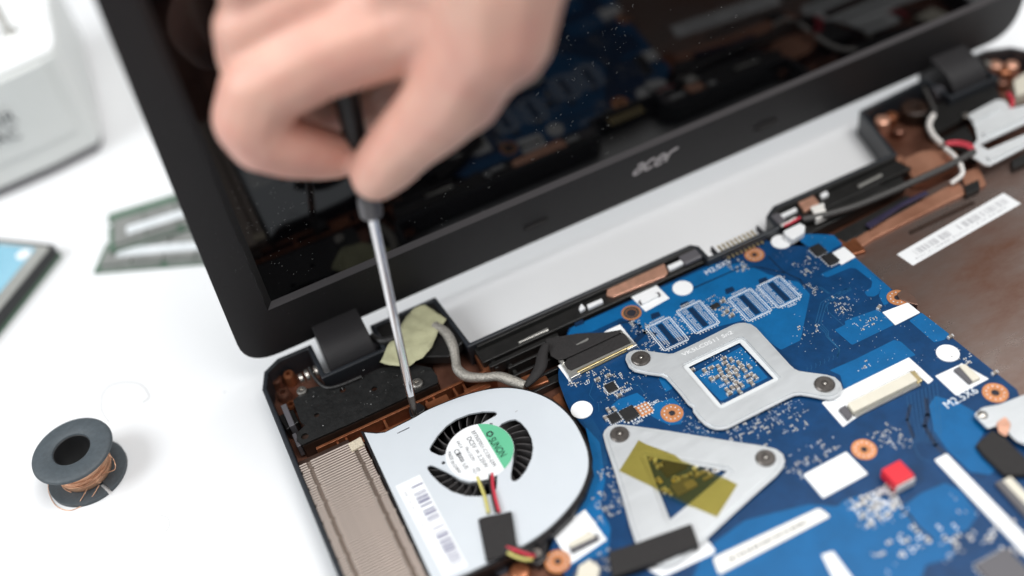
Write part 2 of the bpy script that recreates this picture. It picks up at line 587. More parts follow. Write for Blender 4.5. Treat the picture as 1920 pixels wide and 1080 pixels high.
for u, v in ((566, 733.6), (782, 719.5)):
    p = W(u, v, 11.2)
    screw_head((p.x, p.y, 11.05), 2.3 if u > 700 else 2.0, 1.2, ('screw', 'screw_dark'), laptop)
rb = MB()
for y, z, x0, x1 in ((-53.6, 9.6, 10, 80), (-59.2, 9.0, 9, 82), (-62.6, 7.0, 2, 26)):
    rb.box(((x0 + x1) / 2, y, (z + 2.6) / 2), (x1 - x0, 1.1, z - 2.6))
for x in (18, 21.5, 37, 51, 54.5, 57.5, 66, 70):
    rb.box((x, -56.4, 5.6), (0.9, 5.0, 6.0))
rb.box((58, -57, 6.6), (9, 3.4, 4.2)).box((74, -59, 6), (10, 4, 5))
for k in range(len(rb.v) // 8):
    q = MB()
    q.add(rb.v[k * 8:k * 8 + 8], [(0, 3, 2, 1), (4, 5, 6, 7), (0, 1, 5, 4), (1, 2, 6, 5), (2, 3, 7, 6), (3, 0, 4, 7)])
    part('copper_rib', q, 'copper_rib', laptop, 0.12)
b = MB().box((12, -57.8, 6.5), (20, 3, 7))
part('dark_duct', b, 'dark_pocket', laptop, 0.3)
# hinge spring, nut and copper lumps in the left corner
for i, x in enumerate((14.8, 17.4, 19.6, 21.4)):
    h = MB().lathe((x, -17.0, 9.2), [(2.6 if i % 2 else 2.0, 0), (2.6 if i % 2 else 2.0, 1.5)], 16, axis=(1, 0, 0), smooth=False)
    part('hinge_nut', h, 'screw', laptop, 0.25)
for u, v, r, h in ((515, 708, 3.2, 7.5), (540, 700, 2.6, 8.5), (530, 735, 3.0, 6.5), (545, 757, 2.6, 6.0)):
    p = W(u, v, h)
    b = MB().lathe((p.x, p.y, 2.6), [(r, 0), (r * 0.9, h - 3.4), (r * 0.7, h - 2.6), (r * 0.4, h - 2.6), (r * 0.35, h - 4.5), (0.02, h - 4.5)], 18, smooth=False)
    part('copper_boss', b, 'copper_rib' if r < 2.8 else 'copper_paint', laptop)
h = MB().tube([W(580, 690, 12), W(593, 712, 11.8), W(612, 727, 11.6), W(640, 722, 11.6), W(678, 706, 11.6)], 0.75, 8)
part('hinge_cable', h, 'wire_black', laptop)
h = MB().box((5.2, -34, 8), (2.2, 12, 7)).box((4.6, -46, 7), (1.6, 7, 6))
part('side_bracket', h, 'grey_bar', laptop, 0.3)

# ---------------------------------------------------------------- the lid
TH = math.radians(96)
L0 = Vector((0, -5.0, 15.0))
LU = Vector((0, math.cos(TH), math.sin(TH)))
LN = Vector((0, -math.sin(TH), math.cos(TH)))       # out of the screen, towards the keyboard side


def lid(x, s, n=0.0):
    return L0 + Vector((x, 0, 0)) + LU * s + LN * n


def lid_px(u, v, n=0.0):
    d = ray(u, v)
    t = ((L0 + LN * n) - CAM).dot(LN) / d.dot(LN)
    p = CAM + d * t - L0
    return (p.x, p.dot(LU))


def lidify(mb):
    for k in range(len(mb.v)):
        q = mb.v[k]
        mb.v[k] = lid(q.x, q.y, q.z)
    return mb


LO = rounded([(-2.2, 0), (381, 0), (386, 240), (8.5, 240)], [15, 15, 12, 12], 8)
LI = [(16.8, 28.6), (363.5, 28.6), (366, 224), (19.6, 224)]
bz = MB().prism(LO, -6.4, 0.0, holes=[offset(LI, 2.4)])
part('lid_bezel', lidify(bz), 'lid', laptop, 1.1, seg=3)
ch = MB()                                            # sloping inner lip of the bezel, lower side lightened as a painted highlight
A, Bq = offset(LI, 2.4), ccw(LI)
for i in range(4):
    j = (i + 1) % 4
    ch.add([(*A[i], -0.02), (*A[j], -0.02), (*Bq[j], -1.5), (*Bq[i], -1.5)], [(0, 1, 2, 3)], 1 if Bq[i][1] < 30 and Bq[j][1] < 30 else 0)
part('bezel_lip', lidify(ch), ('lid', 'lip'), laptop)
sp = MB().prism(offset(LI, 0.8), -5.0, -1.5)
scr = part('screen', lidify(sp), 'glass', laptop)
for u, v in ((1006, 421), (1438, 234.5)):
    x, s = lid_px(u, v)
    r = MB().prism(rounded([(x - 6, s - 1.7), (x + 6, s - 1.7), (x + 6, s + 1.7), (x - 6, s + 1.7)], 1.6), 0.0, 0.15)
    r.prism(rounded([(x - 5.2, s - 1.0), (x + 5.2, s - 1.0), (x + 5.2, s + 1.0), (x - 5.2, s + 1.0)], 1.0), 0.15, 0.9)
    part('rubber_bumper', lidify(r), 'tape_black', laptop, 0.2)
# maker's lettering on the bezel: slanted rounded letters a c e r drawn as thick strokes
lx0, ls0 = lid_px(1184, 331)
lx1, ls1 = lid_px(1272, 277)
LW, LH = lx1 - lx0, 5.6
lgm = MB()


def stroke(pts, wd):
    q = []
    for x, y in pts:
        xx = x + y * 0.55
        q.append((lx0 + xx * LW / 4.75, ls0 + y * LH + (ls1 - ls0) * 0.0, 0.12))
    P = smooth_path(q, 5)
    lf, rt = [], []
    for i, p in enumerate(P):
        t = (P[min(i + 1, len(P) - 1)] - P[max(0, i - 1)])
        t.z = 0
        t.normalize()
        nn = Vector((-t.y, t.x, 0)) * wd
        lf.append(p + nn)
        rt.append(p - nn)
    n = len(P)
    lgm.add(lf + rt, [(i, n + i, n + i + 1, i + 1) for i in range(n - 1)])


stroke([(0.15, 0.86), (0.45, 0.92), (0.75, 0.82), (0.80, 0.5), (0.80, 0.08)], 0.75)
stroke([(0.80, 0.52), (0.4, 0.56), (0.12, 0.38), (0.2, 0.12), (0.5, 0.08), (0.80, 0.2)], 0.70)
stroke([(1.95, 0.80), (1.6, 0.92), (1.25, 0.75), (1.15, 0.42), (1.3, 0.14), (1.65, 0.08), (1.95, 0.2)], 0.75)
stroke([(2.25, 0.48), (2.6, 0.50), (2.98, 0.56), (2.95, 0.82), (2.6, 0.93), (2.3, 0.75), (2.2, 0.42), (2.35, 0.13), (2.7, 0.07), (3.0, 0.18)], 0.70)
stroke([(3.35, 0.06), (3.37, 0.5), (3.45, 0.78), (3.75, 0.92), (3.98, 0.93), (4.1, 1.05)], 0.80)
part('lid_lettering', lidify(lgm), 'logo', laptop)
# dust and lint on the screen and the bezel
du = MB()
for (u0, u1, v0, v1, n) in ((430, 590, 330, 520, 120), (1000, 1180, 5, 300, 120), (700, 1000, 240, 480, 50), (250, 450, 150, 560, 50), (1150, 1420, 10, 130, 40), (480, 700, 500, 640, 25),
                            (290, 430, 0, 300, 25)):
    for k in range(n):
        x, s = lid_px(R.uniform(u0, u1), R.uniform(v0, v1))
        inside = 18 < x < 362 and s > 29
        z = -1.47 if inside else 0.03
        q = R.choice([0.05, 0.07, 0.09, 0.09, 0.13]) if inside else 0.06
        if R.random() < 0.14 and inside:
            a = R.uniform(0, 6.28)
            l = R.uniform(0.5, 1.5)
            du.tube([(x, s, z + 0.05), (x + l * math.cos(a) * 0.5, s + l * math.sin(a) * 0.5, z + 0.1), (x + l * math.cos(a + 0.6), s + l * math.sin(a + 0.6), z + 0.05)], 0.035, 3, 3)
        else:
            du.prism(circle(x, s, q, 5), z, z + 0.05)
part('dust', lidify(du), 'dust', laptop, kind='stuff')


# hinge barrels
def hinge(x0, x1):
    prof = [(0.0, 23), (-8, 21.6), (-16, 19.6), (-20.5, 16.8), (-23.2, 12.6), (-23.8, 8), (-22, 4), (-2, 4), (0, 8)]
    m = MB()
    prof = [(q.x, q.y) for q in smooth_path([(a_, b_, 0) for a_, b_ in prof[:7]], 5)] + prof[7:]
    n = len(prof)
    m.add([(x0, y, z) for y, z in prof] + [(x1, y, z) for y, z in prof],
          [tuple(reversed(range(n))), tuple(range(n, 2 * n))] + [(i, (i + 1) % n, n + (i + 1) % n, n + i) for i in range(n)])
    bm = bmesh.new()
    me = m.mesh('hinge_cover', org_of(laptop))
    bm.from_mesh(me)
    bmesh.ops.remove_doubles(bm, verts=bm.verts, dist=1e-7)
    bmesh.ops.recalc_face_normals(bm, faces=bm.faces)
    bm.to_mesh(me)
    bm.free()
    return part('hinge_cover', me, 'hinge', laptop, 1.6, seg=3)


hinge(27, 46.4)
hinge(331.2, 350.4)
for x in (49.5, 329.2):
    a = MB().lathe((x - 3.2, -16, 10), [(3.4, 0), (3.4, 4.4)], 18, axis=(1, 0, 0))
    part('hinge_pin', a, 'grey_bar', laptop, 0.3)

# left: masking tape and cables
tp = MB()
TPX = zp(680, 560, 4.8, [(155, 570), (240, 400), (330, 250), (420, 130), (470, 75), (560, 60), (640, 100), (755, 190), (690, 270), (660, 340), (620, 430), (540, 530), (480, 555), (420, 605), (330, 610),
                         (200, 590)])
tw = wp(TPX, 14.5)
bm = bmesh.new()
org = org_of(laptop)
bm.faces.new([bm.verts.new((x, y, 14.5)) for x, y in ccw(tw)])
bmesh.ops.triangulate(bm, faces=bm.faces)
bmesh.ops.subdivide_edges(bm, edges=bm.edges, cuts=5, use_grid_fill=True)
for v in bm.verts:
    v.co.z += 0.9 * noise.noise(v.co * 0.22) + 0.5 * noise.noise(v.co * 0.6)
for v in bm.verts:
    v.co = (v.co - org) * S
me = bpy.data.meshes.new('tape_piece')
bm.to_mesh(me)
bm.free()
for p in me.polygons:
    p.use_smooth = True
o = part('tape_piece', me, 'tape_paper', laptop)
so = o.modifiers.new('thickness', 'SOLIDIFY')
so.thickness = 0.0003
b = MB().prism([(50.5, -11.5), (76.5, -11.5), (78, -38), (70, -42), (50.5, -30)], 8.5, 12.8)
part('wifi_ledge', b, 'black', laptop, 0.4)
b = MB().tube([W(697, 632, 13), W(718, 640, 14), W(740, 635, 14)], 1.6, 10)
part('hinge_cable', b, 'wire_black', laptop)
CB = [(815, 610, 14.0), (836, 624, 14.2), (849, 648, 13.5), (854, 672, 12.5), (858, 692, 12), (876, 706, 12), (905, 708, 12.5), (935, 706, 13), (962, 715, 12.6), (984, 723, 12)]
b = MB().tube([W(*q) for q in CB], lambda t: 1.75 + 0.35 * math.sin(9 * t) ** 2, 12, 8)
part('display_cable', b, 'braid', laptop)
b = MB().tube([W(984, 724, 12), W(1002, 706, 12.6), W(1014, 686, 13), W(1017, 666, 13.5), W(1024, 645, 14)], lambda t: 1.2 + 1.2 * math.sin(t * 3.0), 10, 8, flat=0.6)
part('cable_sleeve', b, 'tape_black', laptop)

# right: copper floor, hinge corner, metal bracket, wires
part('metal_plate', MB().prism([(233.4, -66), (283, -62), (378, -60), (378, -240), (243, -240), (238, -176), (236, -160), (234.5, -137)], 2.6, 6.0), 'copper_plate', laptop, 0.5)
for px, z, h, mt in (([(1578, 462), (1640, 424), (1752, 362), (1796, 338), (1812, 362), (1780, 376), (1640, 446), (1600, 472)], 7.4, 3, 'copper_lit'), ([(1690, 300), (1725, 283), (1790, 275), (1800, 300), (1745, 330), (1712, 335)], 9, 6, 'copper_lit'),
                     ([(1650, 308), (1690, 290), (1712, 318), (1680, 335)], 8, 5, 'copper_lit'), ([(1800, 325), (1835, 312), (1850, 345), (1815, 360)], 7.5, 3, 'copper_lit'),
                     ([(1560, 450), (1600, 440), (1625, 470), (1590, 480)], 7.5, 3, 'copper_rib')):
    part('copper_boss', MB().prism(rounded(wp(px, z), 1.0), z - h, z), mt, laptop, 0.5)
part('slot_groove', MB().prism(rounded(wp([(1702, 434), (1824, 376), (1830, 382), (1706, 441)], 6.1), 1.2), 6.0, 6.12), 'dark_pocket', laptop)
part('sheen_strip', MB().prism(wp([(1622, 420), (1690, 379), (1735, 357), (1742, 362), (1692, 387), (1632, 428)], 9.5), 8.6, 9.5), 'sheen', laptop, 0.2)  # thin strip modelled in place of a violet sheen
mo = MB()
for px, z, h in (([(1470, 438), (1600, 372), (1690, 330), (1700, 345), (1610, 392), (1490, 452)], 9, 5), ([(1560, 440), (1700, 365), (1720, 380), (1585, 455)], 7.6, 4),
                 ([(1725, 205), (1755, 250), (1800, 225), (1880, 185), (1860, 150), (1770, 190)], 9.5, 5), ([(1760, 262), (1812, 235), (1828, 262), (1835, 290), (1780, 275)], 10.5, 6),
                 ([(1808, 348), (1835, 336), (1838, 352), (1812, 365)], 9, 5), ([(1896, 300), (1935, 280), (1935, 300), (1900, 315)], 9, 4), ([(1540, 395), (1640, 342), (1665, 352), (1550, 412)], 10.5, 4)):
    part('black_moulding', MB().prism(wp(px, z), z - h, z), 'black', laptop, 0.25)
mo = MB()
p = W(1716, 200, 10)
mo.lathe((p.x, p.y, 4), [(6, 0), (6, 5.5), (5, 6), (2.4, 6), (2.2, 4), (0.02, 4)], 24, smooth=False)
part('post_ring', mo, 'dark_pocket', laptop, 0.2)
for u, v, r, h, mt in ((1655, 222, 3.4, 9.5, 'copper_bright'), (1672, 214, 2.6, 9.0, 'copper_rib'), (1685, 240, 3.2, 7, 'copper_paint'), (1868, 118, 3.0, 9, 'copper_bright'), (1885, 128, 3.4, 8, 'copper_rib'),
                       (1898, 118, 3.0, 9, 'copper_bright'), (1880, 150, 2.8, 8, 'copper_paint')):
    p = W(u, v, h)
    part('copper_boss', MB().lathe((p.x, p.y, 2.6), [(r, 0), (r, h - 3.3), (r * 0.7, h - 2.6), (0.02, h - 2.6)], 14, smooth=False), mt, laptop)
for i, (u, v) in enumerate(((1840, 130), (1850, 121), (1866, 150))):
    p = W(u, v, 9)
    part('hinge_nut', MB().lathe((p.x - 1, p.y, 8.6), [(2.4, 0), (2.4, 1.6)], 14, axis=(1, 0, 0), smooth=False), 'screw', laptop, 0.3)
BR = [(1815, 215), (1868, 187), (1882, 187), (1897, 203), (1925, 196), (1990, 160), (1990, 236), (1925, 274), (1856, 310), (1847, 309), (1813, 287), (1833, 262), (1829, 240)]
SL = [(1837, 271), (1852, 281), (1925, 250), (1990, 216), (1988, 192), (1925, 230)]
part('speaker_bracket', MB().prism(rounded(wp(BR, 12), 1.2, 3), 11.2, 12.0, holes=[wp(SL, 12)]), 'alu_bright', laptop, 0.25, 'pale metal bracket with a long slot')
rb = MB()
for px in ([(1822, 222), (1868, 198), (1876, 202), (1826, 228)], [(1842, 247), (1925, 210), (1990, 178), (1990, 186), (1925, 218), (1846, 254)], [(1850, 292), (1925, 258), (1990, 224), (1990, 232), (1925, 266), (1856, 300)]):
    part('bracket_ridge', MB().prism(rounded(wp(px, 13.2), 0.8, 3), 12.0, 13.2), 'alu_bright', laptop, 0.45)
p = W(1812, 217, 11)
screw_head((p.x, p.y, 10.5), 1.8, 1.2, ('screw', 'screw_dark'), laptop)
for nm, mt, r, pts in (('antenna_wire', 'wire_grey', 1.0, [(1733, 165, 13), (1742, 185, 13), (1751, 205, 13), (1750, 217, 13)]),
                       ('antenna_wire', 'wire_white', 1.35, [(1750, 216, 13), (1742, 234, 13), (1750, 254, 13), (1766, 270, 13)]),
                       ('antenna_wire', 'wire_white', 1.1, [(1772, 278, 13), (1790, 294, 13), (1802, 312, 12), (1803, 328, 11), (1783, 344, 9)]),
                       ('speaker_wire', 'wire_red', 0.75, [(1774, 268, 13.2), (1796, 266, 13.6), (1818, 271, 13.6), (1826, 281, 13)]),
                       ('speaker_wire', 'wire_red', 0.75, [(1774, 271, 13.4), (1796, 271, 13.8), (1815, 276, 13.8), (1823, 285, 13)]),
                       ('cable_sleeve', 'wire_grey', 1.5, [(1826, 284, 13), (1790, 305, 13), (1730, 333, 12.4), (1660, 364, 12), (1600, 388, 12), (1545, 404, 12), (1505, 412, 12)]),
                       ('speaker_wire', 'wire_red', 1.0, [(1890, 176, 13), (1898, 188, 13), (1896, 202, 12)])):
    part(nm, MB().tube([W(*q) for q in pts], r, 10, 7), mt, laptop)
part('white_plug', MB().prism(wp([(1522, 392), (1545, 386), (1552, 402), (1530, 412)], 12.8), 9.8, 13.0).prism(wp([(1519, 388), (1545, 380), (1546, 386), (1521, 394)], 13.4), 12.8, 13.6), 'sticker_warm', laptop, 0.4)
part('yellow_block', MB().prism(wp([(1900, 150), (1930, 130), (1950, 165), (1905, 180)], 10), 4, 10), 'cream', laptop, 0.5)
# long white label with a faint bar code on the metal plate
LB = [(1681.7, 476.7), (1881.7, 361.7), (1914.2, 381.7), (1711.7, 497.5)]
lq = wp(LB, 6.2)
lab = part('label_or_gleam', MB().prism(lq, 6.0, 6.2), 'sticker', laptop)


def bars(mb, quad, t0, t1, s0, s1, z, n, seed, fill=0.5):
    # printed bars across quad (A->B long side, A->D short side)
    A_, B_, C_, D_ = [Vector(q) for q in quad]
    rr = random.Random(seed)
    t = t0
    step = (t1 - t0) / n

    def pt(t, s):
        return (A_ * (1 - t) + B_ * t) * (1 - s) + (D_ * (1 - t) + C_ * t) * s
    while t < t1:
        wd = step * rr.choice([0.5, 0.5, 1.0, 1.4])
        if rr.random() < fill + 0.3:
            a, b2, c, d = pt(t, s0), pt(min(t1, t + wd * 0.8), s0), pt(min(t1, t + wd * 0.8), s1), pt(t, s1)
            mb.add([(*a, z), (*b2, z), (*c, z), (*d, z)], [(3, 2, 1, 0)])
        t += wd + step * rr.choice([0.3, 0.5, 0.9])


br = MB()
bars(br, lq, 0.10, 0.45, 0.25, 0.62, 6.24, 34, 3)
bars(br, lq, 0.50, 0.95, 0.25, 0.62, 6.24, 34, 5)
part('bar_code', br, 'ink_grey', lab)
br = MB()
bars(br, lq, 0.06, 0.90, 0.72, 0.80, 6.24, 60, 9)
part('print_row', br, 'ink_grey', lab)
br = MB()
bars(br, lq, 0.06, 0.45, 0.88, 0.91, 6.24, 60, 19)
part('print_row', br, 'ink_grey', lab)
# front-left floor seen below the fan
part('front_moulding', MB().prism([(40, -136), (66, -134), (66, -200), (30, -200), (30, -140)], 2.6, 8), 'copper_paint', laptop, 0.5)
p = W(975, 1072, 9)
part('copper_boss', MB().lathe((p.x, p.y, 8), [(3.6, 0), (3.4, 1.4), (2.6, 1.8), (0.02, 1.8)], 20), 'copper_rib', laptop)
for u, v in ((940, 1068), (985, 1052)):
    p = W(u, v, 8)
    part('dark_hole', MB().prism(circle(p.x, p.y, 2.2, 16), 8.0, 8.08), 'ink', laptop)
for (u, v, r) in ((1007, 1038, 1.6),):
    p = W(u, v, 12)
    part('black_moulding', MB().prism(wp([(975, 1028), (1012, 1000), (1026, 1010), (1025, 1045), (1010, 1060), (985, 1050)], 12), 4, 12.0), 'fan_black', laptop, 0.5)
    screw_head((p.x, p.y, 12.0), r, 0.9, ('screw', 'screw_dark'), laptop)
# ---------------------------------------------------------------- heat sink fin block
sink = thing('heat_sink', 'block of thin copper coloured fins at the near left end of the laptop base', 'heat sink', (14, -100, 3))
part('sink_base', MB().box((13.9, -101, 4.6), (23.4, 82, 1.8)), 'dark_pocket', sink, 0.2)
fm = MB()
P0, TZ = 1.15, 12.9
for x0, x1, z in ((-12.0, -9.3, TZ), (-7.7, 8.0, TZ), (9.6, 12.1, TZ)):
    fm.box(((x0 + x1) / 2, 0, z), (x1 - x0, 0.58, 0.22), 0, 0)
for x0, x1 in ((-9.3, -7.7), (8.0, 9.6)):
    fm.box(((x0 + x1) / 2, 0.1, TZ - 0.55), (x1 - x0, 0.92, 0.2), 0, 1)
fm.box((0, 0.30, 8.9), (24.0, 0.14, 6.8), 0, 0)
fme = fm.mesh('fin')
fme.materials.append(M['fin'])
fme.materials.append(M['fin_dark'])
for k in range(70):
    y = -61.0 - k * P0
    place('fin', fme, sink, (14.0 + (0.35 if k % 7 == 3 else 0.0), y, 0))
part('foam_pad', MB().prism(wp(zp(480, 640, 4.154, [(715, 795), (815, 740), (842, 802), (745, 856)]), 13.8), 12.6, 13.8), 'foam', sink, 0.3)

# ---------------------------------------------------------------- cooling fan
fan = thing('cooling_fan', 'flat blower fan with pale grey cover and round green and white hub label', 'cooling fan', (61.5, -95, 3))
FP = [(683, 811), (706, 813), (722, 811), (748, 798), (770, 787), (783, 780), (800, 770), (830, 757), (870, 742), (918, 730), (960, 728), (1003, 737), (1042, 757), (1075, 790), (1097, 833),
      (1103, 862), (1100, 890), (1085, 925), (1060, 958), (1030, 988), (1002, 1009), (975, 1025), (940, 1043), (905, 1060), (880, 1072), (858, 1081), (828, 1096), (810, 1085)]
FPS = [(q.x, q.y) for q in smooth_path([(u, v, 0) for u, v in FP[5:24]], 4)]
FP = FP[:5] + FPS + FP[24:]
fo = wp(FP, 14.2)
SA = zp(780, 760, 6, [(150, 490), (165, 455), (240, 340), (340, 230), (450, 155), (600, 95), (750, 68), (880, 68), (908, 82), (912, 98), (895, 118), (800, 170), (700, 225), (600, 262), (500, 320), (420, 400),
                      (370, 470), (335, 540), (315, 560), (290, 567), (250, 560), (165, 520)])
SB = zp(780, 760, 6, [(930, 240), (960, 205), (1050, 165), (1120, 155), (1180, 190), (1250, 270), (1300, 370), (1318, 480), (1300, 600), (1240, 730), (1170, 820), (1120, 855), (1085, 850), (1068, 830),
                      (1065, 780), (1090, 620), (1095, 500), (1070, 400), (1010, 310), (950, 268)])
SC = zp(780, 760, 6, [(125, 690), (160, 672), (200, 680), (350, 750), (430, 795), (500, 835), (600, 862), (700, 852), (800, 825), (850, 795), (905, 750), (915, 800), (910, 900), (900, 950), (870, 990), (800, 1012), (700, 1025), (560, 1020),
                      (400, 970), (270, 880), (170, 780), (130, 720)])
cov = MB().prism(fo, 13.4, 14.2, holes=[wp(q, 14.2) for q in (SA, SB, SC)] + [circle(*W2(920.5, 795.7, 14.2), 0.75, 10), circle(*W2(831.5, 867.5, 14.2), 0.75, 10)])
part('fan_cover', cov, 'fan_white', fan, 0.12)
fr_o = offset(fo, 1.1)
fr = MB().prism(fr_o, 3.2, 13.38, holes=[offset(fo, -0.8)])
fr.prism(fo, 3.0, 4.0)
part('fan_frame', fr, 'fan_black', fan, 0.3)
fe = MB()                                             # right-hand scroll wall standing a little outside the cover
wall = [W(*q, 13) for q in ((1101, 850), (1106, 885), (1092, 925), (1066, 965), (1036, 995), (1005, 1020), (985, 1035))]
for i in range(len(wall) - 1):
    a, b2 = wall[i], wall[i + 1]
    c = (a + b2) / 2
    d = b2 - a
    fe.box((c.x, c.y, 8.2), (d.length + 0.8, 2.2, 9.6), math.atan2(d.y, d.x))
part('scroll_wall', fe, 'fan_black', fan)
sl = W2(758, 806, 14.2), W2(768, 800.5, 14.2)
part('cover_slit', MB().prism(wp([(744.5, 812), (767, 801), (768, 802.3), (745.5, 813)], 14.24), 14.2, 14.24), 'ink', fan)
HC = Vector((61.6, -90.9))
imp = part('impeller', MB().lathe((HC.x, HC.y, 5.2), [(13.2, 0), (13.2, 7.0), (12.5, 7.6), (0.02, 7.6)], 40), 'fan_black', fan)
bl = MB()
n = 9
for i in range(n):
    t0 = i / n
    r0 = 13.0 + 15.5 * t0
    r1 = 13.0 + 15.5 * (i + 1) / n
    a0 = -0.42 * t0 ** 1.3
    a1 = -0.42 * ((i + 1) / n) ** 1.3
    p, q = Vector((r0 * math.cos(a0), r0 * math.sin(a0))), Vector((r1 * math.cos(a1), r1 * math.sin(a1)))
    c = (p + q) / 2
    bl.box((c.x, c.y, 4.0), ((q - p).length + 0.05, 0.34, 6.4 - 1.6 * t0), math.atan2(q.y - p.y, q.x - p.x))
bme = bl.mesh('blade')
bme.materials.append(M['blade'])
for k in range(33):
    o = place('blade', bme, imp, (HC.x, HC.y, 5.2), k * 2 * math.pi / 33)
hubl = part('hub_label', MB().prism(circle(HC.x, HC.y, 12.3, 56), 14.2, 14.42), 'sticker', fan)
g0, g1 = Vector(W2(895.8, 799, 14.45)), Vector(W2(941, 876, 14.45))
e = (g1 - g0).normalized()
nn = Vector((-e.y, e.x))
seg = [(q[0], q[1]) for q in circle(HC.x, HC.y, 12.2, 120) if (Vector(q) - g0).dot(nn) > 0]
seg.sort(key=lambda q: (Vector(q) - g0).dot(e))
part('green_segment', MB().prism(ccw(seg), 14.42, 14.46), 'green', hubl)
tx = MB()
zt = 14.5


def zl(mb, s, x0, y0, x1, y1, h, ox=780, oy=760, sc_=6.0, z=zt):
    lettering(mb, s, W2(ox + x0 / sc_, oy + y0 / sc_, z), W2(ox + x1 / sc_, oy + y1 / sc_, z), z, h)


zl(tx, 'SUNON', 812, 392, 948, 588, 2.7)
zl(tx, 'SUNON', 815, 390, 951, 586, 2.7)
zl(tx, 'EF75070S1-C120-G99', 622, 300, 868, 692, 1.35)
zl(tx, 'DC5V', 568, 372, 640, 490, 1.75)
zl(tx, '=', 655, 512, 680, 552, 1.3)
zl(tx, '2.25W', 690, 570, 775, 708, 1.55)
zl(tx, 'Min:1.2CFM', 550, 480, 635, 628, 1.1)
zl(tx, 'EAC:3', 456, 412, 500, 482, 0.9)
zl(tx, 'CE', 420, 512, 458, 572, 1.9)
zl(tx, 'MADE', 352, 530, 388, 618, 1.25)
zl(tx, 'IN', 388, 640, 402, 666, 1.25)
zl(tx, 'CHINA', 410, 680, 485, 768, 1.25)
zl(tx, 'US', 520, 668, 552, 722, 1.5)
zl(tx, '09', 672, 708, 694, 748, 1.2)
zl(tx, 'H21', 630, 722, 658, 774, 1.0)
part('hub_lettering', tx, 'ink', hubl)
lg = MB()                                            # pentagon emblem before the name
c = Vector(W2(780 + 830 / 6, 760 + 322 / 6, zt))
pr = [c + Vector((math.cos(a), math.sin(a))) * 1.55 for a in [math.atan2(e.y, e.x) + k * 2 * math.pi / 5 for k in range(5)]]
pi_ = [c + (q - c) * 0.52 for q in pr]
for k in range(5):
    j = (k + 1) % 5
    a, b2 = pr[k], pr[j]
    a2 = a + (b2 - a) * 0.12
    lg.add([(*a2, zt), (*b2, zt), (*pi_[j], zt), (*(pi_[k] + (pi_[j] - pi_[k]) * 0.12), zt)], [(0, 1, 2, 3)])
bx = [W2(780 + x / 6, 760 + y / 6, zt) for x, y in ((462, 548), (490, 536), (540, 622), (512, 636))]
for k in range(4):
    a, b2 = Vector(bx[k]), Vector(bx[(k + 1) % 4])
    d = (b2 - a).normalized()
    q = Vector((-d.y, d.x)) * 0.13
    lg.add([(*(a - q), zt), (*(b2 - q), zt), (*(b2 + q), zt), (*(a + q), zt)], [(0, 1, 2, 3)])
for k in range(9):
    t = (k + 0.7) / 10
    a, b2 = Vector(bx[0]).lerp(Vector(bx[3]), t), Vector(bx[1]).lerp(Vector(bx[2]), t)
    a, b2 = a.lerp(b2, 0.15), a.lerp(b2, 0.15 + R.uniform(0.4, 0.7))
    d = (Vector(bx[3]) - Vector(bx[0])).normalized() * 0.16
    lg.add([(*a, zt), (*b2, zt), (*(b2 + d), zt), (*(a + d), zt)], [(0, 1, 2, 3)])
part('hub_emblem', lg, 'ink', hubl)
# bar code label on the cover
lb = wp([(741.5, 911.6), (787.2, 889.6), (877.5, 1061), (832, 1082)], 14.4)
bl_ = part('code_label', MB().prism(lb, 14.2, 14.36), 'sticker', fan)
br = MB()
qd = [lb[0], lb[3], lb[2], lb[1]]
bars(br, qd, 0.07, 0.14, 0.50, 0.95, 14.42, 4, 1, 0.2)
bars(br, qd, 0.16, 0.56, 0.46, 0.93, 14.42, 20, 2, 0.6)
bars(br, qd, 0.60, 0.94, 0.46, 0.93, 14.42, 17, 4, 0.6)
for f in range(len(br.f)):
    br.f[f].reverse()
part('bar_code', br, 'ink_blue', bl_)
br = MB()
bars(br, qd, 0.10, 0.62, 0.16, 0.25, 14.42, 50, 12, 0.3)
for f in range(len(br.f)):
    br.f[f].reverse()
part('print_row', br, 'ink_grey', bl_)
# wires, tape, screw lug
for mt, pts in (('wire_yellow', [(895, 895, 14.2), (903, 915, 14.6), (910, 935, 15.2), (916, 962, 15.2)]), ('wire_red', [(923, 888, 14.0), (924, 910, 14.6), (929, 935, 15.2), (936, 960, 15.2)]),
                ('wire_black', [(918, 888, 13.8), (920, 910, 14.4), (925, 935, 15.0), (931, 960, 15.2)]), ('wire_yellow', [(945, 1032, 15.0), (965, 1043, 15), (985, 1049, 14.4), (998, 1049, 13.4)]),
                ('wire_red', [(950, 1026, 15.2), (970, 1033, 15.2), (990, 1040, 14.6), (1002, 1043, 13.4)]), ('wire_black', [(952, 1022, 15), (975, 1028, 15), (992, 1034, 14), (1004, 1038, 13)])):
    part('fan_wire', MB().tube([W(*q) for q in pts], 0.62, 8, 6), mt, fan)
TQ = wp([(895.8, 972), (915, 966), (940, 962), (958.8, 957), (963, 980), (970, 1025), (942, 1042), (911.5, 1053)], 15.6)
part('wire_tape', MB().prism(TQ, 14.25, 15.7), 'tape_black', fan, 0.5)
p = W(777, 775, 12)
lug = MB().prism(rounded(wp([(766, 768), (770, 758), (785, 754), (797, 762), (796, 770), (770, 783)], 11.6), 1.0), 6, 11.6)
part('screw_lug', lug, 'fan_black', fan, 0.3)
screw_head((48.2, -62.4, 11.4), 1.9, 0.9, ('screw_dark', 'screw'), fan)

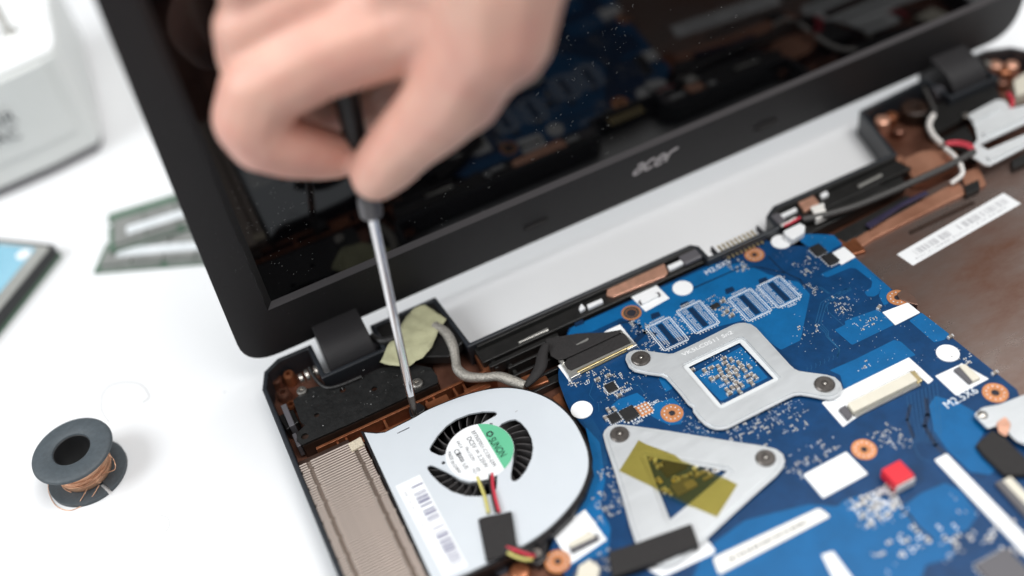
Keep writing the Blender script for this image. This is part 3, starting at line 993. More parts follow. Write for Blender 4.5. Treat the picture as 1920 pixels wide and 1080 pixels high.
# ---------------------------------------------------------------- motherboard
mb_ = thing('motherboard', 'blue circuit board lying in the laptop base to the right of the fan', 'circuit board', (160, -120, 8))
ZB = 10.0
BO = [(117.4, -52.2), (186.5, -52.2), (187.2, -53.4), (209, -53.4), (209.4, -55.0), (213.2, -56.0), (215.0, -61.6), (221, -65.8), (228, -65.0), (231.4, -66), (232, -103), (234, -137), (235.6, -163), (231, -172),
      (231, -262), (66, -262), (66, -136), (71.5, -131.6), (84, -126.4), (92.5, -119.6), (97, -110), (99.6, -99), (98.8, -88), (99.6, -83.4), (101.6, -74), (103.2, -70.4), (112, -58)]
part('board', MB().prism(BO, 8.7, ZB, mi=0, mside=1), ('pcb', 'edge'), mb_)
npour = 0
zpr = ZB + 0.045


def pour(px):
    global npour
    npour += 1
    z = zpr + 0.0007 * npour
    part('copper_pour', MB().prism(rounded(wp(px, z), 0.5, 2), ZB - 0.01, z), 'pour', mb_)


z3 = lambda pts: zp(1500, 420, 3.176, pts)
pour([(1072, 614), (1342, 494), (1352, 500), (1392, 492), (1440, 514), (1481, 526), (1497, 528), (1519, 552), (1501, 638), (1464, 656), (1440, 640), (1395, 600), (1240, 640), (1200, 612), (1165, 596), (1110, 622), (1064, 628)])
pour([(1395, 596), (1440, 640), (1460, 658), (1430, 640)])
pour(z3([(120, 300), (160, 318), (300, 260), (335, 265), (430, 340), (425, 378), (385, 405), (400, 430), (440, 432), (470, 415), (490, 350), (395, 268), (330, 215), (245, 243), (180, 275)]))
pour(z3([(330, 200), (545, 388), (520, 430), (515, 455), (530, 470), (500, 485), (470, 430), (490, 345), (400, 270), (300, 215)]))
pour(z3([(205, 630), (272, 598), (265, 582), (290, 566), (462, 508), (490, 530), (560, 600), (310, 720)]))
pour(z3([(180, 870), (330, 805), (560, 690), (600, 700), (690, 780), (650, 795), (260, 985), (240, 900), (178, 872)]))
pour(z3([(650, 575), (725, 528), (890, 655), (860, 690), (800, 705)]))
pour(z3([(100, 60), (200, 66), (255, 120), (190, 150), (170, 190), (110, 150), (40, 130), (0, 100), (0, 60)]))
z4 = lambda pts: zp(1440, 760, 3.375, pts)
pour(z4([(-330, 860), (-150, 730), (0, 690), (260, 625), (440, 640), (480, 600), (620, 560), (770, 600), (840, 650), (960, 560), (1120, 490), (1220, 540), (1330, 690), (1260, 790), (1150, 830), (1180, 960), (1000, 1010), (930, 1200), (-200, 1200),
         (-500, 1150), (-420, 960)]))
pour(z4([(1020, 0), (1060, -60), (1200, -20), (1290, 30), (1400, 110), (1330, 230), (1440, 410), (1400, 440), (1280, 420), (1140, 290), (1050, 160)]))
pour([(1098, 800), (1112, 862), (1108, 905), (1080, 940), (1050, 985), (1042, 1010), (1072, 1060), (1100, 1050), (1140, 1040), (1145, 990), (1125, 950), (1135, 900), (1125, 830)])
z5 = lambda pts: zp(1160, 600, 4.3636, pts)
pour(z5([(0, 650), (150, 595), (210, 640), (240, 700), (275, 740), (180, 800), (60, 830), (-30, 830), (-60, 700)]))
pour(z5([(290, 690), (440, 635), (500, 690), (540, 770), (510, 850), (420, 860), (330, 820), (260, 780)]))
pour([(1236, 690), (1250, 702), (1262, 728), (1248, 735), (1236, 712)])
pour([(1300, 700), (1390, 650), (1440, 708), (1352, 752)])
dt = MB()


def trace(mbx, px, wd, z=ZB + 0.07):
    P = [Vector(q) for q in wp(px, z)]
    for i in range(len(P) - 1):
        a, b2 = P[i], P[i + 1]
        d = (b2 - a).normalized()
        q = Vector((-d.y, d.x)) * wd / 2
        a = a - d * wd * 0.3
        b2 = b2 + d * wd * 0.3
        mbx.add([(*(a - q), z), (*(b2 - q), z), (*(b2 + q), z), (*(a + q), z)], [(0, 1, 2, 3)])


trace(dt, [(1296, 542), (1392, 500), (1430, 502), (1470, 512)], 0.7)
trace(dt, [(1440, 480), (1470, 510), (1500, 524), (1512, 540)], 0.7)
trace(dt, [(1190, 640), (1210, 622), (1228, 628)], 2.2)
trace(dt, [(1160, 606), (1180, 602), (1200, 610), (1196, 628)], 1.0)
for u, v in ((1085, 606), (1283, 572), (1367, 545), (1228, 592), (1430, 527)):
    p = W2(u, v, ZB)
    dt.prism(rounded([(p[0] - 2.2, p[1] - 1.2), (p[0] + 2, p[1] - 1.4), (p[0] + 2.4, p[1] + 1.2), (p[0] - 1, p[1] + 1.6)], 0.5, 2), ZB + 0.02, ZB + 0.07)
trace(dt, z4([(840, 655), (900, 700), (940, 760), (1040, 850)]), 0.9)
trace(dt, z4([(900, 0), (880, 90), (920, 200)]), 1.2)
trace(dt, z4([(1000, -40), (1010, 60), (990, 130), (1060, 250), (1140, 330)]), 1.6)
part('pour_gap', dt, 'dark_trace', mb_, kind='stuff')
tr = MB()
for k in range(3):
    o_ = k * 16
    trace(tr, z3([(300 + o_ * 0.2, 378 + o_ * 0.4), (235 + o_ * 0.6, 402 + o_ * 0.5), (125 + o_, 468 + o_ * 0.3), (92 + o_, 590), (150 + o_ * 0.6, 648 - o_ * 0.3), (158 + o_ * 0.4, 672), (232 + o_ * 0.2, 745), (222, 790 + o_ * 0.2)]), 0.24)
trace(tr, z3([(300, 380), (250, 395), (160, 485), (165, 520), (270, 612)]), 0.24)
for k in range(2):
    trace(tr, z3([(110 + 12 * k, 375), (170 + 12 * k, 415)]), 0.24)
trace(tr, [(1172, 720), (1196, 721), (1216, 748)], 0.18)
trace(tr, [(1113, 716), (1105, 740), (1114, 752)], 0.15)
trace(tr, [(1123, 772), (1122, 755), (1150, 742)], 0.15)
for k in range(6):
    trace(tr, [(1095 + 3 * k, 790 - k), (1120 + 3 * k, 840 - 2 * k), (1127 + 2 * k, 872)], 0.14)
for k in range(9):
    trace(tr, [(1700 + 7 * k, 742 - 3 * k), (1706 + 7 * k, 790 - 3 * k), (1716 + 6 * k, 830)], 0.18)
for k in range(7):
    trace(tr, z3([(40 + 26 * k, 880 - 12 * k), (45 + 26 * k, 862 - 12 * k), (40 + 26 * k, 852 - 12 * k)]), 0.14)
for k in range(5):
    trace(tr, [(1290 + 7 * k, 790 + 4 * k), (1325 + 9 * k, 830 + 2 * k), (1322 + 9 * k, 850)], 0.14)
trace(tr, z4([(900, 200), (960, 330), (1040, 360)]), 0.2)
part('board_trace', tr, 'trace', mb_, kind='stuff')

silk = MB()
ZS = ZB + 0.09


def outline(px, wd=0.18, z=ZS):
    trace(silk, list(px) + [px[0]], wd, z)


def rect_w(cx, cy, wx, wy, rz=0.0):
    cs, sn = math.cos(rz), math.sin(rz)
    return [(cx + a * cs - b * sn, cy + a * sn + b * cs) for a, b in ((-wx / 2, -wy / 2), (wx / 2, -wy / 2), (wx / 2, wy / 2), (-wx / 2, wy / 2))]


def outline_w(cx, cy, wx, wy, wd=0.2):
    q = rect_w(cx, cy, wx, wy)
    for i in range(4):
        a, b2 = Vector(q[i]), Vector(q[(i + 1) % 4])
        d = (b2 - a).normalized()
        n_ = Vector((-d.y, d.x)) * wd / 2
        silk.add([(*(a - n_ - d * wd / 2), ZS), (*(b2 - n_ + d * wd / 2), ZS), (*(b2 + n_ + d * wd / 2), ZS), (*(a + n_ - d * wd / 2), ZS)], [(0, 1, 2, 3)])


pads = MB()


def pad(x, y, a=0.4, b=0.4, h=0.12):
    pads.box((x, y, ZB + h / 2), (a, b, h))


def vias(px0, px1, n, seed, r=0.13):
    rr = random.Random(seed)
    for k in range(n):
        x, y = W2(rr.uniform(px0[0], px1[0]), rr.uniform(px0[1], px1[1]), ZB)
        pads.prism(circle(x, y, rr.uniform(0.6, 1.3) * r, 5), ZB + 0.04, ZB + 0.1)


# four empty memory footprints in a row
for i, (u, v) in enumerate(((1250.5, 625.8), (1308.5, 594.5), (1405.5, 571.5), (1460.5, 547))):
    x, y = W2(u, v, ZB)
    y = -75.9 - i * 0.15 if False else y
    outline_w(x, y, 10.8, 14.2, 0.34)
    outline_w(x, y, 9.3, 13.1, 0.22)
    fp = MB().box((x, y, ZB + 0.055), (2.3, 11.4, 0.1))
    part('memory_footprint', fp, 'dark_trace', mb_)
    for sgn in (-1, 1):
        for cx in range(3):
            for ry in range(15):
                if R.random() < 0.95:
                    pads.prism(circle(x + sgn * (1.9 + cx * 0.8), y - 5.6 + ry * 0.8, 0.28, 6), ZB + 0.03, ZB + 0.12)
    for k in range(12):
        for sx in (-6.3, 6.3):
            if R.random() < 0.75:
                pad(x + sx + R.uniform(-0.3, 0.5), y - 6 + k * 1.05, R.choice([0.4, 0.8]), 0.4)
    for k in range(7):
        pad(x - 4 + k * 1.3, y - 7.9, 0.5, 0.5)
    if i < 3:
        for k in range(9):
            pad(x - 2.5 + k * 0.75, y + 8.2, 0.45, 0.7)


def cluster(u, v, wx, wy, n, seed, kinds=(0.55, 0.8, 1.0)):
    # small two-ended components in short rows, some bare pads between them
    rr = random.Random(seed)
    cx, cy = W2(u, v, ZB)
    done = []
    for k in range(int(n * 0.8)):
        a = rr.choice(kinds)
        row = round(rr.uniform(-wy, wy) / 2 / 1.05) * 1.05
        x, y = cx + round(rr.uniform(-wx, wx) / 2 / 0.62) * 0.62, cy + row
        if any(abs(x - p_) < 0.6 and abs(y - q_) < 0.7 for p_, q_ in done):
            continue
        done.append((x, y))
        b2 = a * 0.55
        horiz = rr.random() < 0.55
        kind = rr.random()
        h = rr.uniform(0.2, 0.45) * a / 0.8
        if kind < 0.55:
            lx, ly = (a, b2) if horiz else (b2, a)
            pads.box((x, y, ZB + h / 2), (lx * 0.55 if horiz else lx, ly if horiz else ly * 0.55, h), 0, rr.choice([1, 1, 2]))
            for sg in (-1, 1):
                pads.box((x + (sg * a * 0.42 if horiz else 0), y + (0 if horiz else sg * a * 0.42), ZB + h * 0.52), (a * 0.3 if horiz else b2 * 1.05, b2 * 1.05 if horiz else a * 0.3, h * 1.04))
        elif kind < 0.85:
            for sg in (-1, 1):
                pads.box((x + (sg * a * 0.36 if horiz else 0), y + (0 if horiz else sg * a * 0.36), ZB + 0.06), (b2 * 0.7, b2 * 0.7, 0.12))
        else:
            pads.box((x, y, ZB + 0.05), (a * 0.4, a * 0.4, 0.1))


for args in ((1105, 708, 16, 5, 46, 1), (1150, 722, 11, 10, 60, 2), (1218, 650, 4, 6, 18, 3), (1195, 612, 7, 7, 34, 4), (1350, 572, 7, 12, 60, 5), (1335, 790, 18, 12, 150, 6, (0.25, 0.35, 0.5, 0.8)), (1300, 815, 14, 8, 60, 46, (0.25, 0.35, 0.5)), (1370, 765, 10, 7, 40, 7),
             (1460, 775, 20, 9, 90, 8, (0.3, 0.45, 0.7)), (1480, 790, 10, 10, 40, 9), (1385, 500, 7, 7, 24, 10), (1515, 500, 9, 8, 34, 11), (1524, 542, 5, 6, 22, 12), (1580, 572, 8, 10, 36, 13), (1625, 605, 10, 5, 24, 14), (1515, 620, 14, 6, 16, 15),
             (1805, 670, 8, 10, 24, 16), (1520, 850, 12, 8, 22, 17), (1500, 880, 9, 12, 26, 18), (1660, 815, 10, 8, 34, 19), (1685, 825, 8, 8, 24, 20), (1150, 905, 6, 12, 40, 21), (1135, 935, 9, 8, 34, 22), (1160, 955, 8, 5, 14, 23),
             (1640, 955, 17, 12, 110, 24), (1760, 1030, 12, 9, 12, 25), (1690, 1030, 18, 10, 12, 26), (1870, 1010, 16, 12, 26, 27, (1.2, 1.8)), (1645, 950, 15, 10, 80, 47, (1.3, 1.7, 2.1)), (1690, 1020, 16, 9, 16, 48, (1.5, 1.9)), (1900, 1050, 14, 10, 20, 49, (1.5, 2.0)), (1780, 1000, 8, 8, 8, 50, (1.5, 1.8)), (1800, 945, 6, 10, 8, 28), (1555, 835, 8, 6, 14, 29), (1400, 810, 14, 10, 60, 30), (1440, 850, 8, 8, 18, 31),
             (1200, 700, 8, 6, 10, 32), (1205, 840, 8, 3, 6, 33), (1118, 985, 8, 7, 12, 34), (1130, 1055, 8, 8, 20, 35), (1240, 690, 4, 8, 12, 36), (1620, 690, 5, 4, 8, 37)):
    cluster(*args)
vias((1480, 560), (1640, 660), 60, 1)
vias((1560, 520), (1660, 600), 40, 2)
vias((1320, 650), (1420, 720), 130, 3, 0.2)
vias((1120, 690), (1260, 760), 60, 4)
vias((1640, 590), (1760, 680), 40, 5)
vias((1230, 740), (1300, 800), 20, 6)
vias((1450, 440), (1560, 520), 30, 7)
part('solder_pads', pads, ('solder', 'cap', 'chip'), mb_, kind='stuff')
for u0, v0, u1, v1, s, h in ((1166, 739.5, 1186, 729.5, 'PU801', 1.3), (1219, 762, 1237, 752.5, 'PQ802', 1.3), (1189, 797, 1206, 789, 'PQ803', 1.1), (1098, 722, 1108, 716.5, 'L27', 1.3), (1315, 706.5, 1332, 698.5, 'L2002', 1.0),
                             (1350, 727, 1363, 721, 'L2001', 1.0), (1326, 515.5, 1371, 492, 'M2.0X5', 2.4), (1778, 766, 1836, 735, 'M2.5X6', 3.0), (1394, 583, 1410, 575, 'U2004', 0.9), (1478, 577, 1494, 570, 'U2005', 0.9)):
    lettering(silk, s, W2(u0, v0, ZS), W2(u1, v1, ZS), ZS, h)
part('board_print', silk, 'silk', mb_, kind='stuff')

# printed white fields (flat)
z6 = lambda pts: zp(1020, 580, 4.909, pts)
z7 = lambda pts: zp(1540, 640, 6, pts)
for px in (z6([(128, 520), (235, 668), (345, 612), (300, 560), (820, 300), (880, 362), (700, 138), (580, 192)]), z7([(245, 545), (985, 180), (1262, 432), (1205, 480), (1110, 400), (330, 900), (245, 962), (5, 690)]),
           zp(1180, 500, 5.4, [(0, 290), (255, 168), (408, 320), (165, 455)]), z3([(805, 905), (965, 830), (1125, 922), (930, 1022)]), [(1035, 1000), (1097, 955), (1138, 1012), (1070, 1058)],
           zp(1000, 780, 3.6, [(1170, 830), (1228, 905), (1215, 930), (870, 1090), (760, 1030)])):
    part('white_field', MB().prism(rounded(wp(px, ZB + 0.1), 0.2, 2), ZB, ZB + 0.1), 'sticker', mb_)
# stickers, each its own piece
z5b = lambda pts: zp(1480, 820, 6, pts)
for px, m_ in ((z3([(180, 178), (262, 135), (332, 195), (248, 242)]), 'sticker'), (z3([(490, 525), (642, 467), (716, 527), (568, 602)]), 'sticker'), (z5b([(155, 420), (640, 160), (885, 410), (380, 685)]), 'sticker'),
               ([(1752, 862), (1775, 850), (1960, 1042), (1935, 1055)], 'sticker'), ([(1540, 1040), (1562, 1033), (1600, 1085), (1570, 1100)], 'sticker')):
    part('white_sticker', MB().prism(rounded(wp(px, ZB + 0.35), 0.3, 2), ZB + 0.02, ZB + 0.35), m_, mb_)
for u, v in ((1091, 769), (1280, 541), (1464.5, 454), (1777, 663)):
    x, y = W2(u, v, ZB)
    part('round_sticker', MB().prism(circle(x, y, 4.05, 32), ZB + 0.02, ZB + 0.35), 'sticker', mb_)
ll = part('strip_label', MB().prism(rounded(wp([(1336, 1046), (1536, 952), (1558, 968), (1348, 1078)], ZB + 0.35), 1.2, 4), ZB + 0.02, ZB + 0.4), 'sticker_warm', mb_)
br = MB()
qd = wp([(1336, 1046), (1536, 952), (1558, 968), (1348, 1078)], ZB + 0.47)
bars(br, qd, 0.12, 0.84, 0.40, 0.62, ZB + 0.45, 40, 33, 0.7)
part('print_row', br, 'ink', ll)


# copper screw rings
def ring(u, v, ro=4.1, ri=1.15, name='screw_ring', dark=False):
    x, y = W2(u, v, ZB)
    m = MB().prism(circle(x, y, ro, 36), ZB + 0.0, ZB + 0.22, holes=[circle(x, y, ri, 20)], mi=0)
    m.prism(circle(x, y, ri, 20), ZB + 0.0, ZB + 0.06, mi=1)
    for k in range(11):
        a = k * 2 * math.pi / 11
        m.prism(circle(x + ro * 0.68 * math.cos(a), y + ro * 0.68 * math.sin(a), 0.3, 7), ZB + 0.22, ZB + 0.3, mi=2)
    if dark:
        m.prism(circle(x, y, ro * 0.78, 30), ZB + 0.22, ZB + 0.33, holes=[circle(x, y, ri * 1.1, 20)], mi=3)
    return part(name, m, ('washer', 'ink', 'solder', 'screw_dark'), mb_)


ring(1184, 587, 4.0, 2.0, dark=True)
ring(1260, 775, 4.1, 1.2)
ring(1414.5, 478, 4.0, 1.1)
ring(1683, 558.5, 4.0, 1.3)
part('plate_lip', MB().prism(rounded(wp([(1681, 551), (1694, 541), (1716, 556), (1722, 572), (1700, 566), (1686, 560)], 10.7), 0.8), 6.0, 10.7), 'copper_plate', laptop, 0.2)
ring(1866, 737, 4.3, 1.4)
ring(1620, 843, 4.2, 1.1)
ring(1046, 1053, 4.3, 1.1)

# chips
def chip(x, y, wx, wy, h, rows, name='chip', mt='chip'):
    m = MB().box((x, y, ZB + 0.15 + h / 2), (wx, wy, h))
    if rows:
        for k in range(rows):
            t = (k + 0.5) / rows - 0.5
            for sgn in (-1, 1):
                m.box((x + sgn * (wx / 2 + 0.3), y + t * wy, ZB + 0.15), (0.7, wy / rows * 0.5, 0.25), 0, 1)
                m.box((x + t * wx, y + sgn * (wy / 2 + 0.3), ZB + 0.15), (wx / rows * 0.5, 0.7, 0.25), 0, 1)
    return part(name, m, (mt, 'solder'), mb_, 0.08)


def chip_px(u, v, *a, **k):
    x, y = W2(u, v, ZB)
    return chip(x, y, *a, **k)


chip_px(1146, 727.7, 4.0, 4.0, 0.7, 8)
chip_px(1180, 777.6, 5.6, 5.6, 0.9, 4)
chip_px(1152, 785, 4.0, 4.0, 0.7, 5)
chip_px(1207.5, 768.5, 5.0, 5.0, 0.35, 4, name='power_pad', mt='washer')
chip_px(1533.8, 471.5, 4.6, 5.6, 1.2, 4)
chip_px(1556.7, 488, 4.6, 5.6, 1.2, 4)
chip_px(1341, 575, 3.6, 2.4, 0.5, 0)
chip_px(1880, 1072, 12, 11, 1.2, 8, mt='grey_bar')
pp = MB()
x, y = W2(1207.5, 768.5, ZB)
for i in range(3):
    for j in range(3):
        pp.box((x - 1.4 + 1.4 * i, y - 1.4 + 1.4 * j, ZB + 0.53), (0.8, 0.8, 0.06))
part('solder_grid', pp, 'solder', mb_)
# ceramic capacitors: every one a piece, all sharing one mesh
cm = MB().box((0, 0, 0.6), (1.65, 1.15, 1.0)).box((-0.98, 0, 0.6), (0.32, 1.19, 1.06), 0, 1).box((0.98, 0, 0.6), (0.32, 1.19, 1.06), 0, 1)
cme = cm.mesh('capacitor')
cme.materials.append(M['cap'])
cme.materials.append(M['solder'])
CP = z5([(755, 393), (705, 420), (820, 388), (868, 355), (925, 330), (985, 355), (1003, 385), (832, 420), (846, 452), (862, 480), (885, 508), (893, 420), (907, 452), (920, 480), (945, 395), (957, 425), (972, 455), (940, 492),
         (960, 520), (968, 552), (992, 590), (908, 605), (890, 578), (1070, 385), (1050, 462), (1092, 452), (1122, 470), (1072, 498), (1090, 520), (760, 488), (800, 472), (1030, 415), (930, 560), (600, 412), (1005, 535), (905, 385), (860, 318)])
for i, (u, v) in enumerate(CP):
    x, y = W2(u, v, ZB + 0.5)
    place('capacitor', cme, mb_, (x, y, ZB + 0.02), math.pi / 2 if i % 3 else 0.0)
for u, v, rz in ((1141, 770, 1.57), (1152, 768, 1.57), (1136, 785, 1.57), (1161, 742, 0), (1355, 565, 0), (1362, 585, 0), (1372, 592, 0), (1140, 705, 0), (1120, 712, 0), (1648, 577, 0.4), (1782, 632, 0), (1865, 700, 0)):
    x, y = W2(u, v, ZB + 0.5)
    place('capacitor', cme, mb_, (x, y, ZB + 0.02), rz)

# X-shaped heat sink backplate
XO = z5([(55, 320), (62, 280), (90, 255), (130, 241), (180, 240), (220, 245), (330, 262), (410, 272), (450, 268), (560, 218), (700, 150), (850, 74), (940, 32), (985, 20), (1030, 18), (1080, 28), (1125, 58), (1200, 140), (1300, 250), (1400, 360),
         (1440, 396), (1475, 412), (1560, 425), (1700, 443), (1770, 464), (1815, 508), (1832, 555), (1815, 605), (1770, 635), (1730, 643), (1660, 640), (1560, 620), (1490, 610), (1440, 615), (1380, 640), (1200, 730), (1000, 830), (900, 880),
         (850, 892), (800, 893), (745, 878), (700, 850), (650, 800), (610, 748), (606, 715), (570, 690), (500, 600), (430, 520), (385, 472), (345, 455), (230, 440), (130, 418), (85, 385)])
XI = z5([(540, 362), (985, 150), (1010, 148), (1040, 170), (1310, 470), (1300, 490), (860, 712), (830, 718), (800, 700), (530, 385)])
XI2 = z5([(572, 386), (990, 186), (1270, 480), (838, 696)])
xb = MB().prism(wp(XO, 11.9), 11.2, 11.6, holes=[wp(XI, 11.9)])
plate_x = part('gpu_backplate', xb, 'alu', mb_, 0.25, label='grey X-shaped metal backplate with a square window')
part('window_flange', MB().prism(offset(wp(XI, 11.4), 0.3), 10.7, 11.2, holes=[wp(XI2, 11.0)]), 'alu_bright', plate_x, 0.12)
part('raised_face', MB().prism(offset(wp(XO, 11.9), -1.15), 11.6, 12.1, holes=[offset(wp(XI, 11.9), 0.5)]), 'alu', plate_x, 0.22)
t_ = MB()
lettering(t_, 'VK5LC0511 Sn2', W2(1281, 668, 12.15), W2(1375, 625, 12.15), 12.13, 1.7)
part('stamped_lettering', t_, 'sticker', plate_x)
for u, v in ((1201.5, 672), (1546, 720.5)):
    x, y = W2(u, v, 12.3)
    s = MB().lathe((x, y, 12.0), [(3.5, 0), (3.5, 0.55), (3.1, 0.9), (1.3, 0.9), (1.2, 0.7), (0.9, 0.7), (0.85, 1.1), (0.02, 1.2)], 30, smooth=False)
    for k in range(30):
        a = k * math.pi / 15
        s.box((x + 3.5 * math.cos(a), y + 3.5 * math.sin(a), 12.2), (0.35, 0.35, 0.6), a)
    part('backplate_screw', s, 'screw_dark', plate_x)
    part('screw_tip', MB().lathe((x, y, 12.75), [(0.85, 0), (0.7, 0.35), (0.3, 0.45), (0.02, 0.45)], 14), 'screw', plate_x)

# triangular backplate
z8 = lambda pts: zp(1000, 780, 3.6, pts)
TO = z8([(470, 125), (480, 95), (505, 68), (540, 55), (590, 54), (640, 59), (900, 95), (1300, 160), (1560, 200), (1640, 220), (1685, 255), (1698, 300), (1685, 345), (1640, 400), (1500, 522), (1350, 658), (1180, 815), (1080, 905), (980, 985), (900, 1020),
         (820, 1000), (750, 940), (690, 850), (650, 730), (600, 545), (540, 350), (490, 200)])
TI = z8([(745, 255), (1000, 300), (1300, 345), (1335, 375), (1310, 405), (1120, 560), (940, 715), (915, 718), (895, 690), (850, 560), (790, 395), (735, 275)])
TI2 = z8([(765, 272), (1000, 318), (1310, 372), (1110, 545), (922, 700), (868, 560), (810, 405)])
tb_ = part('cpu_backplate', MB().prism(wp(TO, 11.9), 11.2, 11.6, holes=[wp(TI, 11.9)]), 'alu', mb_, 0.3, label='pale triangular metal backplate with a triangular window')
part('window_flange', MB().prism(offset(wp(TI, 11.4), 0.3), 10.7, 11.2, holes=[wp(TI2, 11.0)]), 'alu', tb_, 0.15)
part('raised_face', MB().prism(offset(wp(TO, 11.9), -1.3), 11.6, 12.1, holes=[offset(wp(TI, 11.9), 0.6)]), 'alu', tb_, 0.25)
for x, y in ((582, 125), (1567, 285)):
    x, y = W2(1000 + x / 3.6, 780 + y / 3.6, 12.3)
    part('backplate_screw', MB().lathe((x, y, 12.0), [(3.4, 0), (3.4, 0.6), (3.0, 0.95), (1.4, 0.95), (1.2, 0.7), (0.9, 0.7), (0.85, 1.2), (0.02, 1.3)], 30, smooth=False), 'screw_dark', tb_)
    part('screw_tip', MB().lathe((x, y, 12.85), [(0.85, 0), (0.7, 0.35), (0.3, 0.45), (0.02, 0.45)], 14), 'screw', tb_)
ty = MB().prism(wp(z8([(710, 163), (760, 190), (955, 262), (1000, 300), (1285, 415), (1378, 462), (1240, 682), (1060, 605), (830, 490), (580, 370)]), 12.2), 12.14, 12.24)
part('olive_tape', ty, 'tape_yellow', mb_)
part('foam_strip', MB().prism(wp(z8([(505, 915), (690, 855), (1065, 722), (1120, 865), (900, 960), (530, 1085)]), 13.6), 10.1, 13.6), 'tape_black', mb_, 0.4)
cpx = z8([(800, 290), (830, 330), (850, 345), (960, 430), (1000, 420), (880, 510), (830, 440), (1100, 380), (1050, 400), (1180, 380), (1230, 370), (920, 520)])
for u, v, a, b2, m_ in ((870, 330, 2.2, 1.2, 'gold'), (960, 435, 3.0, 1.4, 'gold'), (885, 505, 1.8, 1.8, 'solder'), (1130, 395, 5, 1.4, 'cap'), (1180, 420, 4, 1.2, 'cap'), (1060, 470, 4, 3, 'cap'), (820, 300, 1.4, 1.4, 'solder'), (1240, 375, 2.5, 1.2, 'solder'), (850, 440, 1.5, 2.4, 'gold'), (1100, 350, 3, 0.9, 'solder')):
    x, y = W2(1000 + u / 3.6, 780 + v / 3.6, ZB)
    part('small_component', MB().box((x, y, ZB + 0.5), (a, b2, 0.9)), m_, mb_, 0.1)
for i, (u, v) in enumerate(cpx):
    x, y = W2(u, v, ZB + 0.5)
    place('capacitor', cme, mb_, (x, y, ZB + 0.02), 1.57 * (i % 2))
chip_px(1000 + 940 / 3.6, 780 + 345 / 3.6, 8, 6, 0.8, 0)
chip_px(1000 + 1010 / 3.6, 780 + 480 / 3.6, 7, 5, 0.5, 0, mt='grey_bar')

# display connector with tape
cn = part('display_connector', MB().prism(wp(z6([(135, 462), (715, 190), (852, 325), (240, 625)]), 11.3), 10.1, 11.2), 'tin', mb_, 0.2, label='wide metal display socket under black tape')
part('contact_bar', MB().prism(wp(z6([(300, 562), (815, 318), (822, 330), (310, 580)]), 12.0), 11.2, 12.0), 'gold', cn, 0.12)
pn = MB()
for k in range(44):
    t = k / 43
    a = Vector(W2(*z6([(335, 570)])[0], 10.4)).lerp(Vector(W2(*z6([(745, 375)])[0], 10.4)), t)
    b2 = Vector(W2(*z6([(345, 598)])[0], 10.2)).lerp(Vector(W2(*z6([(755, 398)])[0], 10.2)), t)
    c = (a + b2) / 2
    pn.box((c.x, c.y, 10.5), (0.19, (a - b2).length, 0.5), 0)
part('contact_pins', pn, 'gold', cn, kind='stuff')
for px in (z6([(225, 610), (330, 560), (335, 590), (245, 635)]), z6([(750, 345), (840, 300), (858, 325), (770, 372)]), z6([(130, 462), (200, 440), (215, 470), (170, 500)]), z6([(670, 215), (715, 190), (740, 215), (700, 235)])):
    part('connector_lug', MB().prism(wp(px, 11.8), 10.2, 11.8), 'tin', cn, 0.15)
part('connector_tape', MB().prism(wp(z6([(165, 455), (200, 440), (690, 210), (735, 215), (800, 300), (560, 410), (250, 555), (215, 540)]), 11.9), 11.2, 11.8), 'tape_black', cn, 0.2)
part('cable_tape', MB().prism(wp(z6([(10, 270), (90, 250), (300, 215), (560, 205), (715, 178), (690, 215), (450, 330), (200, 445), (130, 460), (60, 420)]), 13), 12.2, 12.7), 'tape_black', cn, 0.25)
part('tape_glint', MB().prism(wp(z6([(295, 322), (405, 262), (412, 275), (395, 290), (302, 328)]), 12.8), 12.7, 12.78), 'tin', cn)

# ribbon socket on the right
rs = part('ribbon_socket', MB().prism(wp(z7([(290, 700), (1000, 345), (1085, 440), (360, 800)]), 12.0), 10.1, 12.2), 'cream', mb_, 0.35, label='long cream ribbon cable socket')
part('socket_shelf', MB().prism(wp(z7([(70, 640), (985, 190), (1060, 300), (280, 690)]), 10.6), 10.1, 10.6), 'sticker', rs, 0.2)
pn = MB()
for k in range(30):
    t = k / 29
    a = Vector(W2(*z7([(375, 810)])[0], 10.9)).lerp(Vector(W2(*z7([(1080, 460)])[0], 10.9)), t)
    pn.box((a.x, a.y - 0.3, 10.6), (0.40, 2.6, 0.8))
part('contact_pins', pn, 'tin', rs, kind='stuff')
part('contact_bed', MB().prism(wp(z7([(345, 800), (1090, 435), (1110, 465), (370, 845)]), 10.3), 10.1, 10.3), 'ink', rs)
for px in (z7([(195, 760), (270, 715), (350, 830), (300, 880)]), z7([(995, 340), (1050, 325), (1140, 440), (1085, 470)])):
    part('socket_latch', MB().prism(wp(px, 11.4), 10.1, 11.5), 'grey_bar' if px[0][0] < 1600 else 'gold', rs, 0.2)


def small_socket(quad, z, latch, name='small_socket'):
    o = part(name, MB().prism(wp(quad, z), ZB + 0.1, z), 'cream', mb_, 0.3)
    part('socket_latch', MB().prism(wp(latch, z - 0.4), ZB + 0.1, z - 0.3), 'grey_bar', o, 0.2)
    return o


small_socket(z3([(945, 840), (985, 830), (1075, 915), (1030, 935)]), 11.6, z3([(915, 865), (945, 850), (1030, 935), (1010, 950)]))
small_socket([(1065, 1018), (1105, 995), (1117, 1005), (1070, 1027)], 11.8, [(1068, 1027), (1120, 1000), (1123, 1010), (1072, 1036)])
small_socket([(1880, 900), (1895, 892), (1960, 960), (1945, 968)], 12, [(1866, 905), (1880, 898), (1945, 965), (1930, 975)])
small_socket([(1085, 1060), (1105, 1048), (1125, 1062), (1120, 1085), (1080, 1085)], 12.5, [(1075, 1080), (1085, 1062), (1090, 1066), (1082, 1090)])
